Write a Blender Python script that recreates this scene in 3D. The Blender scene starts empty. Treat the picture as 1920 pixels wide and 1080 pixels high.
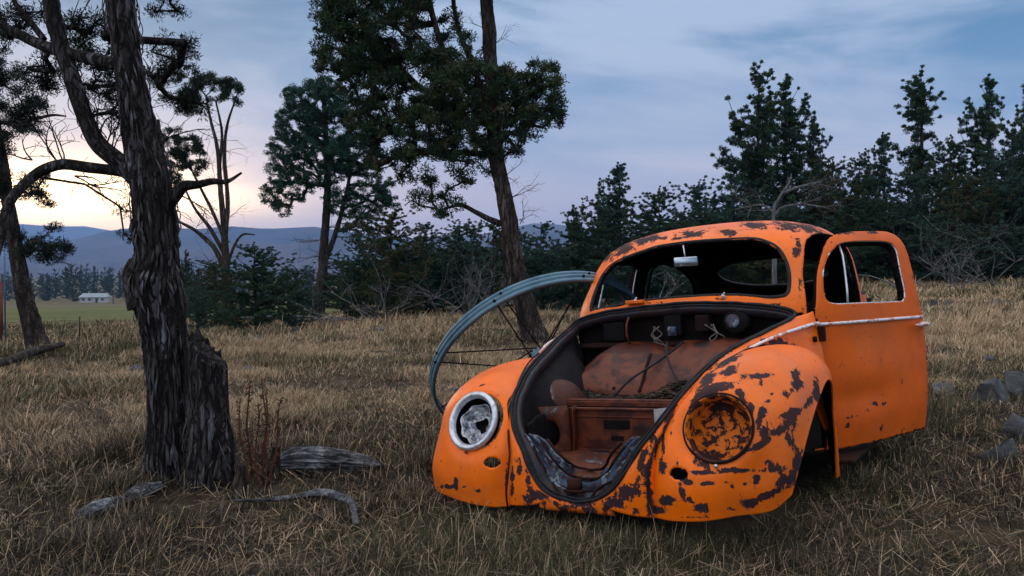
import bpy, bmesh, math, random
import numpy as np
from mathutils import Vector, Matrix, noise as mnoise

random.seed(7); rng = np.random.default_rng(7)
scene = bpy.context.scene
COL = scene.collection

# ------------------------------------------------------------------ camera
CAM_H = 1.0
cam_d = bpy.data.cameras.new('camera'); cam = bpy.data.objects.new('camera', cam_d)
COL.objects.link(cam); scene.camera = cam
cam_d.sensor_width = 36; cam_d.lens = 30.0
cam_d.clip_start = 0.05; cam_d.clip_end = 40000
PITCH = math.atan2(30, 1600)
cam.location = (0, 0, CAM_H); cam.rotation_euler = (math.pi/2 - PITCH, 0, 0)

# ------------------------------------------------------------------ light
scene.view_settings.view_transform = 'Standard'
scene.view_settings.look = 'None'
scene.view_settings.exposure = 0.4
scene.view_settings.gamma = 1.0
SUN_AZ = math.radians(-28); SUN_EL = math.radians(7)

def setin(node, **kw):
    for k, v in kw.items():
        node.inputs[k.replace('_', ' ')].default_value = v

class NT:
    """tiny node-tree writer"""
    def __init__(s, tree): s.t = tree; s.n = tree.nodes; s.l = tree.links
    def add(s, typ, **kw):
        n = s.n.new(typ)
        for k, v in kw.items(): setattr(n, k, v)
        return n
    def link(s, a, b): s.l.new(a, b)
    def val(s, sock, v):
        if hasattr(v, 'is_linked') or isinstance(v, bpy.types.NodeSocket): s.l.new(v, sock)
        else: sock.default_value = v
    def math(s, op, a, b=0.0, c=None, clamp=False):
        n = s.n.new('ShaderNodeMath'); n.operation = op; n.use_clamp = clamp
        s.val(n.inputs[0], a); s.val(n.inputs[1], b)
        if c is not None: s.val(n.inputs[2], c)
        return n.outputs[0]
    def noise(s, vec, scale, detail=4, rough=.55, dist=0.0):
        n = s.n.new('ShaderNodeTexNoise')
        if vec is not None: s.l.new(vec, n.inputs['Vector'])
        n.inputs['Scale'].default_value = scale; n.inputs['Detail'].default_value = detail
        n.inputs['Roughness'].default_value = rough; n.inputs['Distortion'].default_value = dist
        return n.outputs['Fac']
    def mapr(s, v, a, b, c=0.0, d=1.0, smooth=False):
        n = s.n.new('ShaderNodeMapRange'); n.clamp = True
        if smooth: n.interpolation_type = 'SMOOTHSTEP'
        s.val(n.inputs[0], v); s.val(n.inputs[1], a); s.val(n.inputs[2], b); s.val(n.inputs[3], c); s.val(n.inputs[4], d)
        return n.outputs[0]
    def mix(s, f, a, b, mode='MIX'):
        n = s.n.new('ShaderNodeMix'); n.data_type = 'RGBA'; n.blend_type = mode
        s.val(n.inputs[0], f)
        for i, v in ((6, a), (7, b)):
            if isinstance(v, (tuple, list)): n.inputs[i].default_value = (*v[:3], 1)
            else: s.l.new(v, n.inputs[i])
        return n.outputs[2]
    def mapping(s, vec, scale=(1, 1, 1), loc=(0, 0, 0)):
        n = s.n.new('ShaderNodeMapping'); s.l.new(vec, n.inputs[0])
        n.inputs['Scale'].default_value = scale; n.inputs['Location'].default_value = loc
        return n.outputs[0]
    def ramp(s, v, stops):
        n = s.n.new('ShaderNodeValToRGB'); s.val(n.inputs[0], v)
        e = n.color_ramp.elements
        while len(e) < len(stops): e.new(.5)
        for i, (p, c) in enumerate(stops): e[i].position = p; e[i].color = (*c, 1)
        return n.outputs[0]

world = bpy.data.worlds.new('World'); scene.world = world; world.use_nodes = True
W = NT(world.node_tree); W.n.clear()
wo = W.add('ShaderNodeOutputWorld'); bg = W.add('ShaderNodeBackground')
sky = W.add('ShaderNodeTexSky', sky_type='NISHITA', sun_disc=False)
sky.sun_elevation = SUN_EL; sky.sun_rotation = SUN_AZ
tc = W.add('ShaderNodeTexCoord'); gen = tc.outputs['Generated']
sep = W.add('ShaderNodeSeparateXYZ'); W.link(gen, sep.inputs[0])
el = sep.outputs[2]
# clear-sky gradient at dusk: blue above, lilac and cream towards the horizon
base = W.ramp(W.mapr(el, -.02, .75), [(0.0, (.92, .74, .80)), (.06, (.74, .62, .70)), (.12, (.42, .42, .56)), (.19, (.20, .31, .49)), (.32, (.095, .215, .38)), (.45, (.04, .135, .26)), (1, (.04, .10, .20))])
# warm glow round the hidden sun, stretched along the horizon
sd = Vector((math.sin(SUN_AZ)*math.cos(SUN_EL*.55), math.cos(SUN_AZ)*math.cos(SUN_EL*.55), math.sin(SUN_EL*.55)))
def glow(sx, sz, d):
    az = W.math('ARCTAN2', sep.outputs[0], sep.outputs[1])
    a = W.math('DIVIDE', W.math('SUBTRACT', az, math.atan2(d[0], d[1])), sx)
    b = W.math('DIVIDE', W.math('SUBTRACT', el, d[2]), sz)
    r = W.math('ADD', W.math('MULTIPLY', a, a), W.math('MULTIPLY', b, b))
    return W.math('EXPONENT', W.math('MULTIPLY', r, -1.0))
cl = W.mapping(gen, (1.0, 1.0, 3.6), (.4, 0, .2))
n1 = W.noise(cl, 2.6, 6, .55, .5)
n2 = W.noise(W.mapping(gen, (1, 1, 9), (3, 1, 2)), 3.0, 4, .5, .2)
cloudc = W.ramp(W.mapr(el, 0, .5), [(0, (1.0, .82, .84)), (.16, (.60, .56, .64)), (.34, (.42, .46, .58)), (.7, (.32, .43, .59)), (1, (.20, .32, .47))])
c1 = W.mix(W.mapr(n1, .41, .66, 0, .95, True), base, cloudc)
g1 = glow(.56, .085, (sd[0], sd[1], .05)); g2 = glow(.16, .034, (sd[0], sd[1], .072))
c2 = W.mix(W.math('MULTIPLY', g1, .92), c1, (1.0, .74, .70))
g2n = W.math('MULTIPLY', g2, W.mapr(n2, .36, .56, .55, 1.0, True))
c3 = W.mix(W.math('MINIMUM', W.math('MULTIPLY', g2n, 1.5), 1.0), c2, (5.0, 3.4, 1.8))
# unseen bright cloud deck overhead and behind the viewer, added as fill light
ncl = W.noise(W.mapping(gen, (1, 1, 1), (5, 2, 7)), 2.4, 5, .55, .3)
fill_deck = W.mix(W.mapr(ncl, .35, .65), (.7, .74, .9), (1.9, 1.75, 1.65))
up_m = W.mapr(el, .38, .7, 0, .85, True)
side = W.math('ADD', W.math('MULTIPLY', sep.outputs[0], -.80), W.math('MULTIPLY', sep.outputs[1], -.60))
bk_m = W.math('MULTIPLY', W.mapr(side, .25, .75, 0, 1, True), W.mapr(el, .0, .25, .45, 1, True))
c3 = W.mix(W.math('MAXIMUM', up_m, bk_m), c3, fill_deck)
# physically based sky adds its own share
skm = W.mix(.012, (0, 0, 0), sky.outputs[0])
c4 = W.mix(1.0, c3, skm, 'ADD')
W.link(c4, bg.inputs[0]); bg.inputs[1].default_value = 1.0
W.link(bg.outputs[0], wo.inputs[0])

sun_d = bpy.data.lights.new('sun', 'SUN'); sun = bpy.data.objects.new('sun', sun_d); COL.objects.link(sun)
sun_d.energy = 0.5; sun_d.angle = math.radians(20); sun_d.color = (1.0, .80, .62)
_d = Vector((math.sin(SUN_AZ)*math.cos(SUN_EL), math.cos(SUN_AZ)*math.cos(SUN_EL), math.sin(SUN_EL)))
sun.rotation_euler = _d.to_track_quat('Z', 'Y').to_euler()

# ------------------------------------------------------------------ helpers
def tag(o, label=None, cat=None, group=None, kind=None):
    if label: o['label'] = label
    if cat: o['category'] = cat
    if group: o['group'] = group
    if kind: o['kind'] = kind
    return o

def link(o, parent=None):
    COL.objects.link(o)
    if parent is not None: o.parent = parent
    return o

def empty(name, loc, label=None, cat=None, group=None):
    o = bpy.data.objects.new(name, None); o.location = loc; o.empty_display_size = .2
    link(o); return tag(o, label, cat, group)

def mesh(name, V, F, mat, parent=None, smooth=True, attrs=None, mats=None, tris=None):
    """V (N,3); F (M,k) int array (one polygon size) or list of lists"""
    me = bpy.data.meshes.new(name)
    V = np.asarray(V, dtype=np.float32)
    if isinstance(F, np.ndarray) and F.ndim == 2:
        M, k = F.shape
        me.vertices.add(len(V)); me.vertices.foreach_set('co', V.ravel())
        me.loops.add(M*k); me.loops.foreach_set('vertex_index', F.astype(np.int32).ravel())
        me.polygons.add(M); me.polygons.foreach_set('loop_start', np.arange(0, M*k, k, dtype=np.int32))
        me.update(calc_edges=True)
    else:
        me.from_pydata([tuple(map(float, v)) for v in V], [], [list(map(int, f)) for f in F]); me.update()
    if smooth: me.polygons.foreach_set('use_smooth', np.ones(len(me.polygons), dtype=bool))
    for m in (mats or [mat]): me.materials.append(m)
    if attrs:
        for an, arr in attrs.items():
            arr = np.asarray(arr, dtype=np.float32)
            if arr.ndim == 1:
                a = me.attributes.new(an, 'FLOAT', 'POINT'); a.data.foreach_set('value', arr)
            else:
                a = me.attributes.new(an, 'FLOAT_COLOR', 'POINT')
                if arr.shape[1] == 3: arr = np.hstack([arr, np.ones((len(arr), 1), np.float32)])
                a.data.foreach_set('color', arr.ravel())
    o = bpy.data.objects.new(name, me); link(o, parent)
    return o

class MB:
    """collects verts and faces of one mesh"""
    def __init__(s): s.V = []; s.F = []
    def add(s, V, F):
        b = len(s.V); s.V += [tuple(v) for v in V]; s.F += [[i+b for i in f] for f in F]; return s
    def tube(s, P, r, k=8, cap=True, ref=None):
        V, F = tube_vf(P, r, k, cap); return s.add(V, F)
    def box(s, c, d, M=None):
        x, y, z = [t/2 for t in d]
        V = [Vector((sx*x, sy*y, sz*z)) for sx in (-1, 1) for sy in (-1, 1) for sz in (-1, 1)]
        if M: V = [M @ v for v in V]
        V = [v+Vector(c) for v in V]
        return s.add(V, [(0, 1, 3, 2), (4, 6, 7, 5), (0, 4, 5, 1), (2, 3, 7, 6), (0, 2, 6, 4), (1, 5, 7, 3)])
    def build(s, name, mat, parent=None, smooth=True, bevel=0):
        o = mesh(name, s.V, s.F, mat, parent, smooth)
        if bevel:
            m = o.modifiers.new('bevel', 'BEVEL'); m.width = bevel; m.segments = 2; m.limit_method = 'ANGLE'
        return o

def tube_vf(P, r, k=8, cap=True):
    P = np.asarray(P, float); n = len(P)
    r = np.broadcast_to(np.asarray(r, float), (n,)) if np.ndim(r) < 2 else np.asarray(r)
    T = np.gradient(P, axis=0); T /= np.linalg.norm(T, axis=1, keepdims=True)+1e-9
    up = np.array([0, 0, 1.]) if abs(T[0][2]) < .9 else np.array([1., 0, 0])
    N = np.zeros_like(P); N[0] = np.cross(T[0], up); N[0] /= np.linalg.norm(N[0])
    for i in range(1, n):
        v = N[i-1]-T[i]*np.dot(N[i-1], T[i]); N[i] = v/(np.linalg.norm(v)+1e-9)
    B = np.cross(T, N)
    a = np.linspace(0, 2*np.pi, k, endpoint=False)
    V = (P[:, None]+r[:, None, None]*(np.cos(a)[None, :, None]*N[:, None]+np.sin(a)[None, :, None]*B[:, None])).reshape(-1, 3)
    F = [(i*k+j, i*k+(j+1) % k, (i+1)*k+(j+1) % k, (i+1)*k+j) for i in range(n-1) for j in range(k)]
    if cap: F += [tuple(range(k-1, -1, -1)), tuple(range((n-1)*k, n*k))]
    return V, F

def catmull(P, n, closed=False):
    """P (m,...) control points -> n samples"""
    P = np.asarray(P, float); m = len(P)
    if closed: t = np.linspace(0, m, n, endpoint=False)
    else: t = np.linspace(0, m-1, n)
    i = np.minimum(np.floor(t).astype(int), (m-1) if closed else (m-2)); f = t-i
    def g(j):
        if closed: return P[np.mod(j, m)]
        lo = j < 0; hi = j > m-1
        Q = P[np.clip(j, 0, m-1)].copy()
        Q[lo] = 2*P[0]-P[1]; Q[hi] = 2*P[-1]-P[-2]
        return Q
    p0, p1, p2, p3 = g(i-1), g(i), g(i+1), g(i+2)
    f = f.reshape((-1,)+(1,)*(P.ndim-1))
    return .5*((2*p1)+(-p0+p2)*f+(2*p0-5*p1+4*p2-p3)*f*f+(-p0+3*p1-3*p2+p3)*f**3)

def surf(ctrl, nu, nv):
    A = catmull(np.asarray(ctrl, float), nu)               # along first axis
    return np.swapaxes(catmull(np.swapaxes(A, 0, 1), nv), 0, 1)

def grid_faces(nu, nv, wrap=False):
    i, j = np.meshgrid(np.arange(nu-1), np.arange(nv if wrap else nv-1), indexing='ij')
    i = i.ravel(); j = j.ravel(); j2 = (j+1) % nv
    return np.stack([i*nv+j, i*nv+j2, (i+1)*nv+j2, (i+1)*nv+j], 1)

def solidify(o, th, off=-1, mo=0):
    m = o.modifiers.new('thickness', 'SOLIDIFY'); m.thickness = th; m.offset = off; m.material_offset = mo
    return o

def poly_near(P, Q):
    """signed distance (neg inside) and nearest point of 2D points P to closed polygon Q"""
    A = Q; B = np.roll(Q, -1, 0); best = np.full(len(P), 1e9); near = np.zeros((len(P), 2)); ins = np.zeros(len(P), bool)
    for a, b in zip(A, B):
        d = b-a; t = np.clip(((P-a) @ d)/(d @ d+1e-12), 0, 1); q = a+t[:, None]*d
        ds = np.linalg.norm(P-q, axis=1); m = ds < best; best[m] = ds[m]; near[m] = q[m]
        c = ((a[1] > P[:, 1]) != (b[1] > P[:, 1])); xx = (b[0]-a[0])*(P[:, 1]-a[1])/(b[1]-a[1]+1e-12)+a[0]
        ins ^= c & (P[:, 0] < xx)
    return np.where(ins, -best, best), near

def region(V, F, axes, Q, applic, keep='out'):
    """keep faces outside (or inside) polygon Q drawn on the two axes; grid points beside the line slide along grid edges onto it"""
    V = V.copy(); s = np.full(len(V), 9.0); m = applic(V)
    s[m], _ = poly_near(V[m][:, axes], Q)
    if keep == 'in': s = -s; s[~m] = -9
    E = np.concatenate([F[:, [k, (k+1) % F.shape[1]]] for k in range(F.shape[1])])
    E = E[(s[E[:, 0]]*s[E[:, 1]] < 0) & (np.abs(s[E]).max(1) < 5)]
    A, B = E[:, 0], E[:, 1]; sw = np.abs(s[A]) > np.abs(s[B]); A, B = np.where(sw, B, A), np.where(sw, A, B)
    t = s[A]/(s[A]-s[B]); o = np.argsort(-t); A, B, t = A[o], B[o], t[o]
    new = V[A]+(V[B]-V[A])*t[:, None]
    V[A] = new; s[A] = 0
    if keep == 'in': keepf = (s[F].sum(1) > 0) if False else (s[F].mean(1) > -1e-9) & (s[F].min(1) > -5)
    else: keepf = s[F].mean(1) > -1e-9
    return V, F[keepf]

def compact(V, F):
    u, inv = np.unique(F, return_inverse=True)
    return V[u], inv.reshape(F.shape), u

def shape_obj(o):
    for p in o.data.polygons: p.use_smooth = True
    return o

# ------------------------------------------------------------------ materials
def new_mat(name):
    m = bpy.data.materials.new(name); m.use_nodes = True
    t = NT(m.node_tree); t.n.clear()
    o = t.add('ShaderNodeOutputMaterial'); p = t.add('ShaderNodeBsdfPrincipled')
    t.link(p.outputs[0], o.inputs[0])
    c = t.add('ShaderNodeTexCoord')
    return m, t, p, c.outputs['Object']

def bump(t, p, h, strength=.5, dist=.01):
    b = t.add('ShaderNodeBump'); b.inputs['Strength'].default_value = strength; b.inputs['Distance'].default_value = dist
    t.link(h, b.inputs['Height']); t.link(b.outputs[0], p.inputs['Normal'])

def attr(t, name, out='Fac'):
    a = t.add('ShaderNodeAttribute'); a.attribute_name = name; return a.outputs[out]

def mottled(name, cols, scale=8, rough=.7, metal=0., bscale=30, bstr=.4, bdist=.004, stretch=(1, 1, 1), detail=6, spec=None):
    m, t, p, co = new_mat(name)
    v = t.mapping(co, stretch)
    n = t.noise(v, scale, detail, .6, .4)
    k = len(cols)
    c = t.ramp(t.mapr(n, .28, .72), [(i/(k-1), cols[i]) for i in range(k)])
    p.inputs['Specular IOR Level'].default_value = spec if spec is not None else (.12 if max(max(q) for q in cols) < .06 else .3)
    t.link(c, p.inputs['Base Color']); p.inputs['Roughness'].default_value = rough; p.inputs['Metallic'].default_value = metal
    bump(t, p, t.noise(v, bscale, 5, .6), bstr, bdist)
    return m

def paint_mat(name, orange, thresh, spec=.30, rough=.38):
    """car paint with flaked-off patches of dark rust; 'wear' raises the chance of flaking"""
    m, t, p, co = new_mat(name)
    w = attr(t, 'wear')
    n = t.noise(co, 24, 9, .70, .5); nf = t.noise(co, 80, 5, .65)
    nl = t.noise(co, 2.2, 3, .5)
    s = t.math('ADD', t.math('MULTIPLY_ADD', n, 1.3, -.15), t.math('MULTIPLY', w, .52))
    s = t.math('ADD', s, t.math('MULTIPLY', t.math('SUBTRACT', nf, .5), .30))
    mask = t.mapr(s, thresh, thresh+.012)
    specks = t.mapr(t.noise(co, 38, 2, .5), .735, .75)
    mask = t.math('MAXIMUM', mask, t.math('MULTIPLY', specks, t.mapr(nl, .45, .55)))
    edge = t.math('SUBTRACT', t.mapr(s, thresh-.07, thresh-.003), mask, clamp=True)
    rust = t.mix(t.mapr(t.noise(co, 9, 5, .6), .4, .65), (.026, .013, .019), (.050, .018, .013))
    rust = t.mix(t.mapr(t.noise(co, 5, 3, .5), .56, .68, 0, .8), rust, (.016, .02, .034))
    o2 = tuple(x*.72 for x in orange)
    col = t.mix(t.mapr(t.noise(co, 3.5, 6, .6), .35, .7), orange, o2)
    col = t.mix(t.math('MULTIPLY', edge, .45), col, (.36, .09, .012))
    drip = t.noise(t.mapping(co, (26, 26, 2.2)), 1.6, 4, .6)
    col = t.mix(t.mapr(drip, .6, .8, 0, .35), col, (.34, .10, .02))
    col = t.mix(t.mapr(t.noise(co, 1.7, 5, .65, .6), .52, .78, 0, .30), col, (.42, .20, .09))
    col = t.mix(t.mapr(t.noise(t.mapping(co, (3, 3, .6)), 4, 6, .7), .60, .85, 0, .5), col, (.48, .07, .01))
    col = t.mix(mask, col, rust)
    t.link(col, p.inputs['Base Color'])
    rr = t.mapr(t.noise(co, 6, 5, .6), .3, .7, rough-.08, rough+.14)
    r2 = t.add('ShaderNodeMix'); r2.data_type = 'FLOAT'; t.link(mask, r2.inputs[0]); t.link(rr, r2.inputs[2]); r2.inputs[3].default_value = .8
    t.link(r2.outputs[0], p.inputs['Roughness'])
    p.inputs['Specular IOR Level'].default_value = spec
    h = t.math('ADD', t.math('MULTIPLY', mask, -.6), t.math('MULTIPLY', t.noise(co, 90, 4, .7), t.math('MULTIPLY', mask, .6)))
    h = t.math('ADD', h, t.math('MULTIPLY', t.noise(co, 7, 2, .5), .5))
    bump(t, p, h, .5, .003)
    return m

ORANGE = (.95, .172, .002)
M = {}
M['paint'] = paint_mat('flaking_orange_paint', ORANGE, .70)
M['paint_heavy'] = paint_mat('badly_flaking_orange_paint', ORANGE, .70)
M['paint_door'] = paint_mat('dull_shaded_orange_paint', (.74, .125, .003), .72, .25, .55)  # same orange, darkened in colour for the weaker light on the doors
M['lining'] = mottled('black_rusty_lining', [(.002, .002, .0025), (.006, .005, .005), (.013, .007, .006)], 7, .85)
M['black'] = mottled('soot_black_metal', [(.003, .003, .004), (.009, .008, .010)], 12, .7)
M['rust'] = mottled('brown_rust', [(.006, .003, .003), (.02, .006, .004), (.085, .018, .006), (.12, .026, .007), (.035, .008, .006), (.06, .012, .006), (.012, .004, .004)], 4.5, .55, 0, 60, .5, .003)
M['rust_dark'] = mottled('dark_rust', [(.006, .004, .004), (.016, .007, .006), (.042, .015, .010)], 9, .8, 0, 50, .5, .003)
M['rust_pale'] = mottled('rust_with_pale_primer', [(.08, .022, .010), (.05, .014, .009), (.12, .032, .012), (.05, .014, .009), (.20, .23, .26), (.08, .024, .012)], 5, .65)
M['seal'] = mottled('dark_blue_channel', [(.005, .008, .014), (.010, .02, .036), (.03, .016, .016), (.008, .01, .015), (.05, .06, .08)], 14, .45, 0, 70, .6, .004)
M['bluegrey'] = mottled('blue_grey_primer_chipped', [(.012, .014, .02), (.03, .05, .09), (.07, .03, .03), (.05, .11, .18), (.05, .022, .022), (.20, .26, .32), (.03, .045, .07), (.012, .01, .014)], 13, .5, 0, 60, .8, .006)
M['chrome'] = mottled('pitted_chrome', [(.36, .40, .44), (.66, .70, .74), (.5, .55, .6), (.12, .08, .06)], 22, .35, .6, 50, .35, .002)
M['chrome_worn'] = mottled('worn_bright_trim', [(.70, .19, .04), (.72, .74, .76), (.78, .8, .82), (.5, .12, .02), (.75, .75, .76)], 20, .4, .2, 50, .2, .001)
M['reflector'] = mottled('crumpled_reflector', [(.03, .035, .05), (.22, .26, .30), (.66, .70, .74), (.08, .10, .13), (.5, .55, .6), (.12, .14, .17)], 14, .28, .7, 22, 1.0, .03)
M['rubber'] = mottled('perished_rubber', [(.006, .007, .009), (.025, .027, .03)], 20, .6, 0, 80, .5, .002)
M['galv'] = mottled('galvanised_steel', [(.05, .11, .16), (.10, .19, .25), (.15, .25, .31)], 9, .55, .45, 60, .3, .002)
M['wire'] = mottled('pale_wire', [(.04, .035, .03), (.22, .20, .17)], 12, .6)
M['glassy'] = mottled('mirror_glass', [(.25, .32, .38), (.5, .58, .64)], 3, .12, .9, 10, .05, .001)
M['hump'] = mottled('rust_streaked_with_primer', [(.03, .009, .005), (.07, .018, .007), (.05, .012, .006), (.06, .016, .008), (.24, .27, .30), (.04, .012, .009)], 5, .6, 0, 60, .4, .003, (1, 1, .5))
M['white'] = mottled('dirty_white_primer', [(.10, .04, .02), (.35, .38, .42), (.5, .52, .55), (.2, .1, .07)], 7, .6)
M['debris'] = mottled('dead_leaf_litter', [(.02, .016, .012), (.07, .05, .035), (.16, .12, .09)], 60, .95, 0, 120, 1, .01)

# ------------------------------------------------------------------ the car
F_PX = 1600.0
CR = np.array([[-0.54742779, 0.83454205, -0.06214806], [-0.83685015, -0.54610552, 0.03808663], [-0.00215451, 0.07285829, 0.99733998]])
u_, s_, vt_ = np.linalg.svd(CR); CR = u_ @ vt_
CT = np.array([0.6243511, 3.77289569, -1.20967219])
def car_px(P):
    """where a point of the car (car coordinates) shows in the 1920x1080 photo"""
    X = np.asarray(P) @ CR.T+CT; Y = X[:, 1]*math.cos(PITCH)-X[:, 2]*math.sin(PITCH); Z = X[:, 2]*math.cos(PITCH)+X[:, 1]*math.sin(PITCH)
    return np.stack([960+F_PX*X[:, 0]/Y, 540-F_PX*Z/Y], 1)
def car_ray(px, py):
    d = np.array([(px-960)/F_PX, 1, -(py-540)/F_PX])
    Y = d[1]*math.cos(PITCH)+d[2]*math.sin(PITCH); Z = d[2]*math.cos(PITCH)-d[1]*math.sin(PITCH)
    return CR.T @ (-CT), CR.T @ np.array([d[0], Y, Z])
def un(px, py, n, c):
    """point of the car on plane n.p = c seen at that photo spot (survey of the photo)"""
    o, d = car_ray(px, py); n = np.asarray(n, float); t = (c-o @ n)/(d @ n); return o+t*d

def wear_of(V, blobs, base=0.0):
    P = car_px(V); w = np.full(len(V), base)
    for (x, y, rx, ry, *r) in blobs:
        s = r[0] if r else .62; a = math.radians(r[1]) if len(r) > 1 else 0
        dx = P[:, 0]-x; dy = P[:, 1]-y
        u = (dx*math.cos(a)+dy*math.sin(a))/rx; v = (-dx*math.sin(a)+dy*math.cos(a))/ry
        w = np.maximum(w, s*np.clip(1.15-.68*np.sqrt(u*u+v*v), 0, 1.1))
    return w

car = empty('car_shell', (0, 0, 0), 'stripped orange car shell with no hood, flaking paint and its door ajar', 'car')
car.matrix_world = Matrix.Translation((CT[0], CT[1], CT[2]+CAM_H)) @ Matrix(CR.tolist()).to_4x4()

# -- cabin: horizontal rings from sill to roof
RT = np.array([  # z, front x, rear x, half width, front exponent, rear exponent
 (.33, -.50, -3.02, .665, 5, 2.3), (.50, -.49, -2.98, .685, 5, 2.3), (.70, -.47, -2.88, .68, 4.8, 2.3), (.85, -.455, -2.74, .668, 4.8, 2.3),
 (.97, -.45, -2.56, .662, 4.8, 2.4), (1.06, -.475, -2.44, .656, 4.5, 2.5), (1.16, -.545, -2.28, .644, 4.1, 2.5), (1.25, -.62, -2.12, .630, 3.9, 2.5),
 (1.32, -.69, -1.99, .605, 3.7, 2.5), (1.375, -.755, -1.86, .562, 3.5, 2.5), (1.418, -.83, -1.74, .502, 3.2, 2.5), (1.447, -.91, -1.60, .420, 2.9, 2.4),
 (1.468, -1.01, -1.46, .31, 2.5, 2.3), (1.480, -1.12, -1.34, .17, 2.2, 2.1), (1.483, -1.21, -1.25, .02, 2, 2)])
NR, NA = 230, 440
R_ = catmull(RT, NR)
ang = np.linspace(0, 2*np.pi, NA, endpoint=False)
def ring(row):
    z, xf, xr, w, nf, nr = row
    xc = -1.25 if z > 1.1 else -1.25
    c, s = np.cos(ang), np.sin(ang)
    n = np.where(c > 0, nf, nr)
    # superellipse by radius so that samples stay even
    q = ang; a = np.where(c > 0, xf-xc, xc-xr)
    r = 1/((np.abs(c)**n+np.abs(s)**n)**(1/n))
    return np.stack([xc+a*r*c, w*r*s, np.full(NA, z)], 1)
def wide(V):
    V = np.array(V, float); V[:, 1] *= 1+.055*np.clip((V[:, 2]-.85)/.15, 0, 1)*(V[:, 1] < 0)*np.clip((1.46-V[:, 2])/.1, 0, 1); return V
SH = np.concatenate([ring(r) for r in R_])
SH = wide(SH); SF = grid_faces(NR, NA, True)
def front_x(y, z):
    if y < 0: y = y/1.055
    row = [np.interp(z, RT[:, 0], RT[:, i]) for i in range(6)]
    a = row[1]+1.25; return -1.25+a*max(1-(abs(y)/row[3])**row[4], .0)**(1/row[4])
WS_PX = [(1108, 581), (1109, 569), (1117, 544), (1130, 516), (1147, 497), (1174, 483), (1213, 469), (1240, 461.5), (1296, 454), (1352, 450), (1409, 448), (1437, 454),
         (1459, 467), (1473, 490), (1479, 515), (1479, 540), (1475, 551), (1465, 556), (1437, 558), (1381, 554), (1324, 555), (1240, 561), (1183, 568), (1155, 574), (1113, 582)]
def on_front(px, py):
    x = -.5
    for _ in range(30):
        p = un(px, py, (1, 0, 0), x); x = .5*x+.5*front_x(p[1], min(max(p[2], .98), 1.40))
    return p
WS = np.array([on_front(*p) for p in WS_PX]); WSQ = WS[:, [1, 2]]
DFRONT = [(-.570, .93), (-.60, 1.034), (-.66, 1.14), (-.745, 1.243), (-.82, 1.31), (-.90, 1.348), (-1.02, 1.368), (-1.22, 1.371), (-1.38, 1.357), (-1.445, 1.315), (-1.468, 1.225), (-1.465, .95)]
DOOR = np.vstack([[(-.548, .34), (-.548, .62)], catmull(DFRONT, 90), [(-1.465, .62), (-1.45, .34)]])
DPAN = np.vstack([[(-.62, .325), (-.597, .55)], catmull([(-.595, .75), (-.597, .937), (-.628, 1.034), (-.688, 1.14), (-.769, 1.243), (-.844, 1.31), (-.918, 1.345), (-1.02, 1.362), (-1.22, 1.366), (-1.41, 1.362), (-1.475, 1.325), (-1.468, 1.225), (-1.45, 1.07), (-1.45, .94), (-1.456, .85), (-1.445, .72), (-1.41, .52)], 120), [(-1.395, .328)]])
WIN = catmull([(-.678, 1.04), (-.71, 1.125), (-.773, 1.213), (-.843, 1.27), (-.945, 1.308), (-1.19, 1.312), (-1.31, 1.306), (-1.362, 1.275), (-1.340, 1.156), (-1.325, 1.036), (-1.295, .999), (-1.235, .994), (-.88, 1.004), (-.72, 1.01)], 110, True)
QWIN = catmull([(-1.53, 1.05), (-1.535, 1.18), (-1.56, 1.28), (-1.66, 1.31), (-1.83, 1.27), (-2.00, 1.17), (-2.08, 1.07), (-2.03, 1.04), (-1.8, 1.035), (-1.58, 1.035)], 70, True)
V, F = SH, SF
front = lambda P: P[:, 0] > -1.0
left = lambda P: (P[:, 1] > .2); right = lambda P: (P[:, 1] < -.2)
V, F = region(V, F, [1, 2], WSQ, front)
for sd_ in (left, right):
    V, F = region(V, F, [0, 2], DOOR, sd_)
    V, F = region(V, F, [0, 2], QWIN, sd_)
RW = np.array([(.36*np.sign(math.cos(a))*abs(math.cos(a))**.8, 1.215+.095*np.sign(math.sin(a))*abs(math.sin(a))**.85) for a in np.linspace(0, 2*math.pi, 60, endpoint=False)])
V, F = region(V, F, [1, 2], RW, lambda P: P[:, 0] < -1.5)
# below the windshield strip the shell front is open (the luggage bay)
BAY = np.array([(-.60, .2), (.60, .2), (.60, .96), (.50, 1.015), (.3, 1.043), (0, 1.057), (-.3, 1.043), (-.5, 1.015), (-.60, .96)])
V, F = region(V, F, [1, 2], BAY, lambda P: P[:, 0] > -.6)
V, F, _ = compact(V, F)
ROOFB = [(1138, 483, 14, 9, .7, -35), (1169, 466, 22, 11, .75, -25), (1205, 451, 26, 8, .75, -15), (1232, 445, 20, 6, .7), (1296, 439, 28, 7, .7, -8), (1364, 436, 18, 6, .75), (1270, 447, 14, 4),
         (1414, 423, 24, 7, .75), (1479, 424, 32, 8, .75, 8), (1516, 428, 26, 8, .75, 20), (1493, 473, 8, 13, .7), (1497, 455, 5, 10), (1118, 500, 4, 14, .6, 30), (1105, 520, 3, 14, .5, 15),
         (1340, 560, 30, 1.5, .5), (1450, 570, 14, 3, .5), (1500, 540, 3, 30, .45), (1505, 585, 5, 12, .55), (1230, 568, 40, 1.5, .5)]
body = mesh('body', V, F, None, car, mats=[M['paint'], M['lining']], attrs={'wear': wear_of(V, ROOFB)})
solidify(body, .022, -1, 1).modifiers[-1].material_offset_rim = 1

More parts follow.
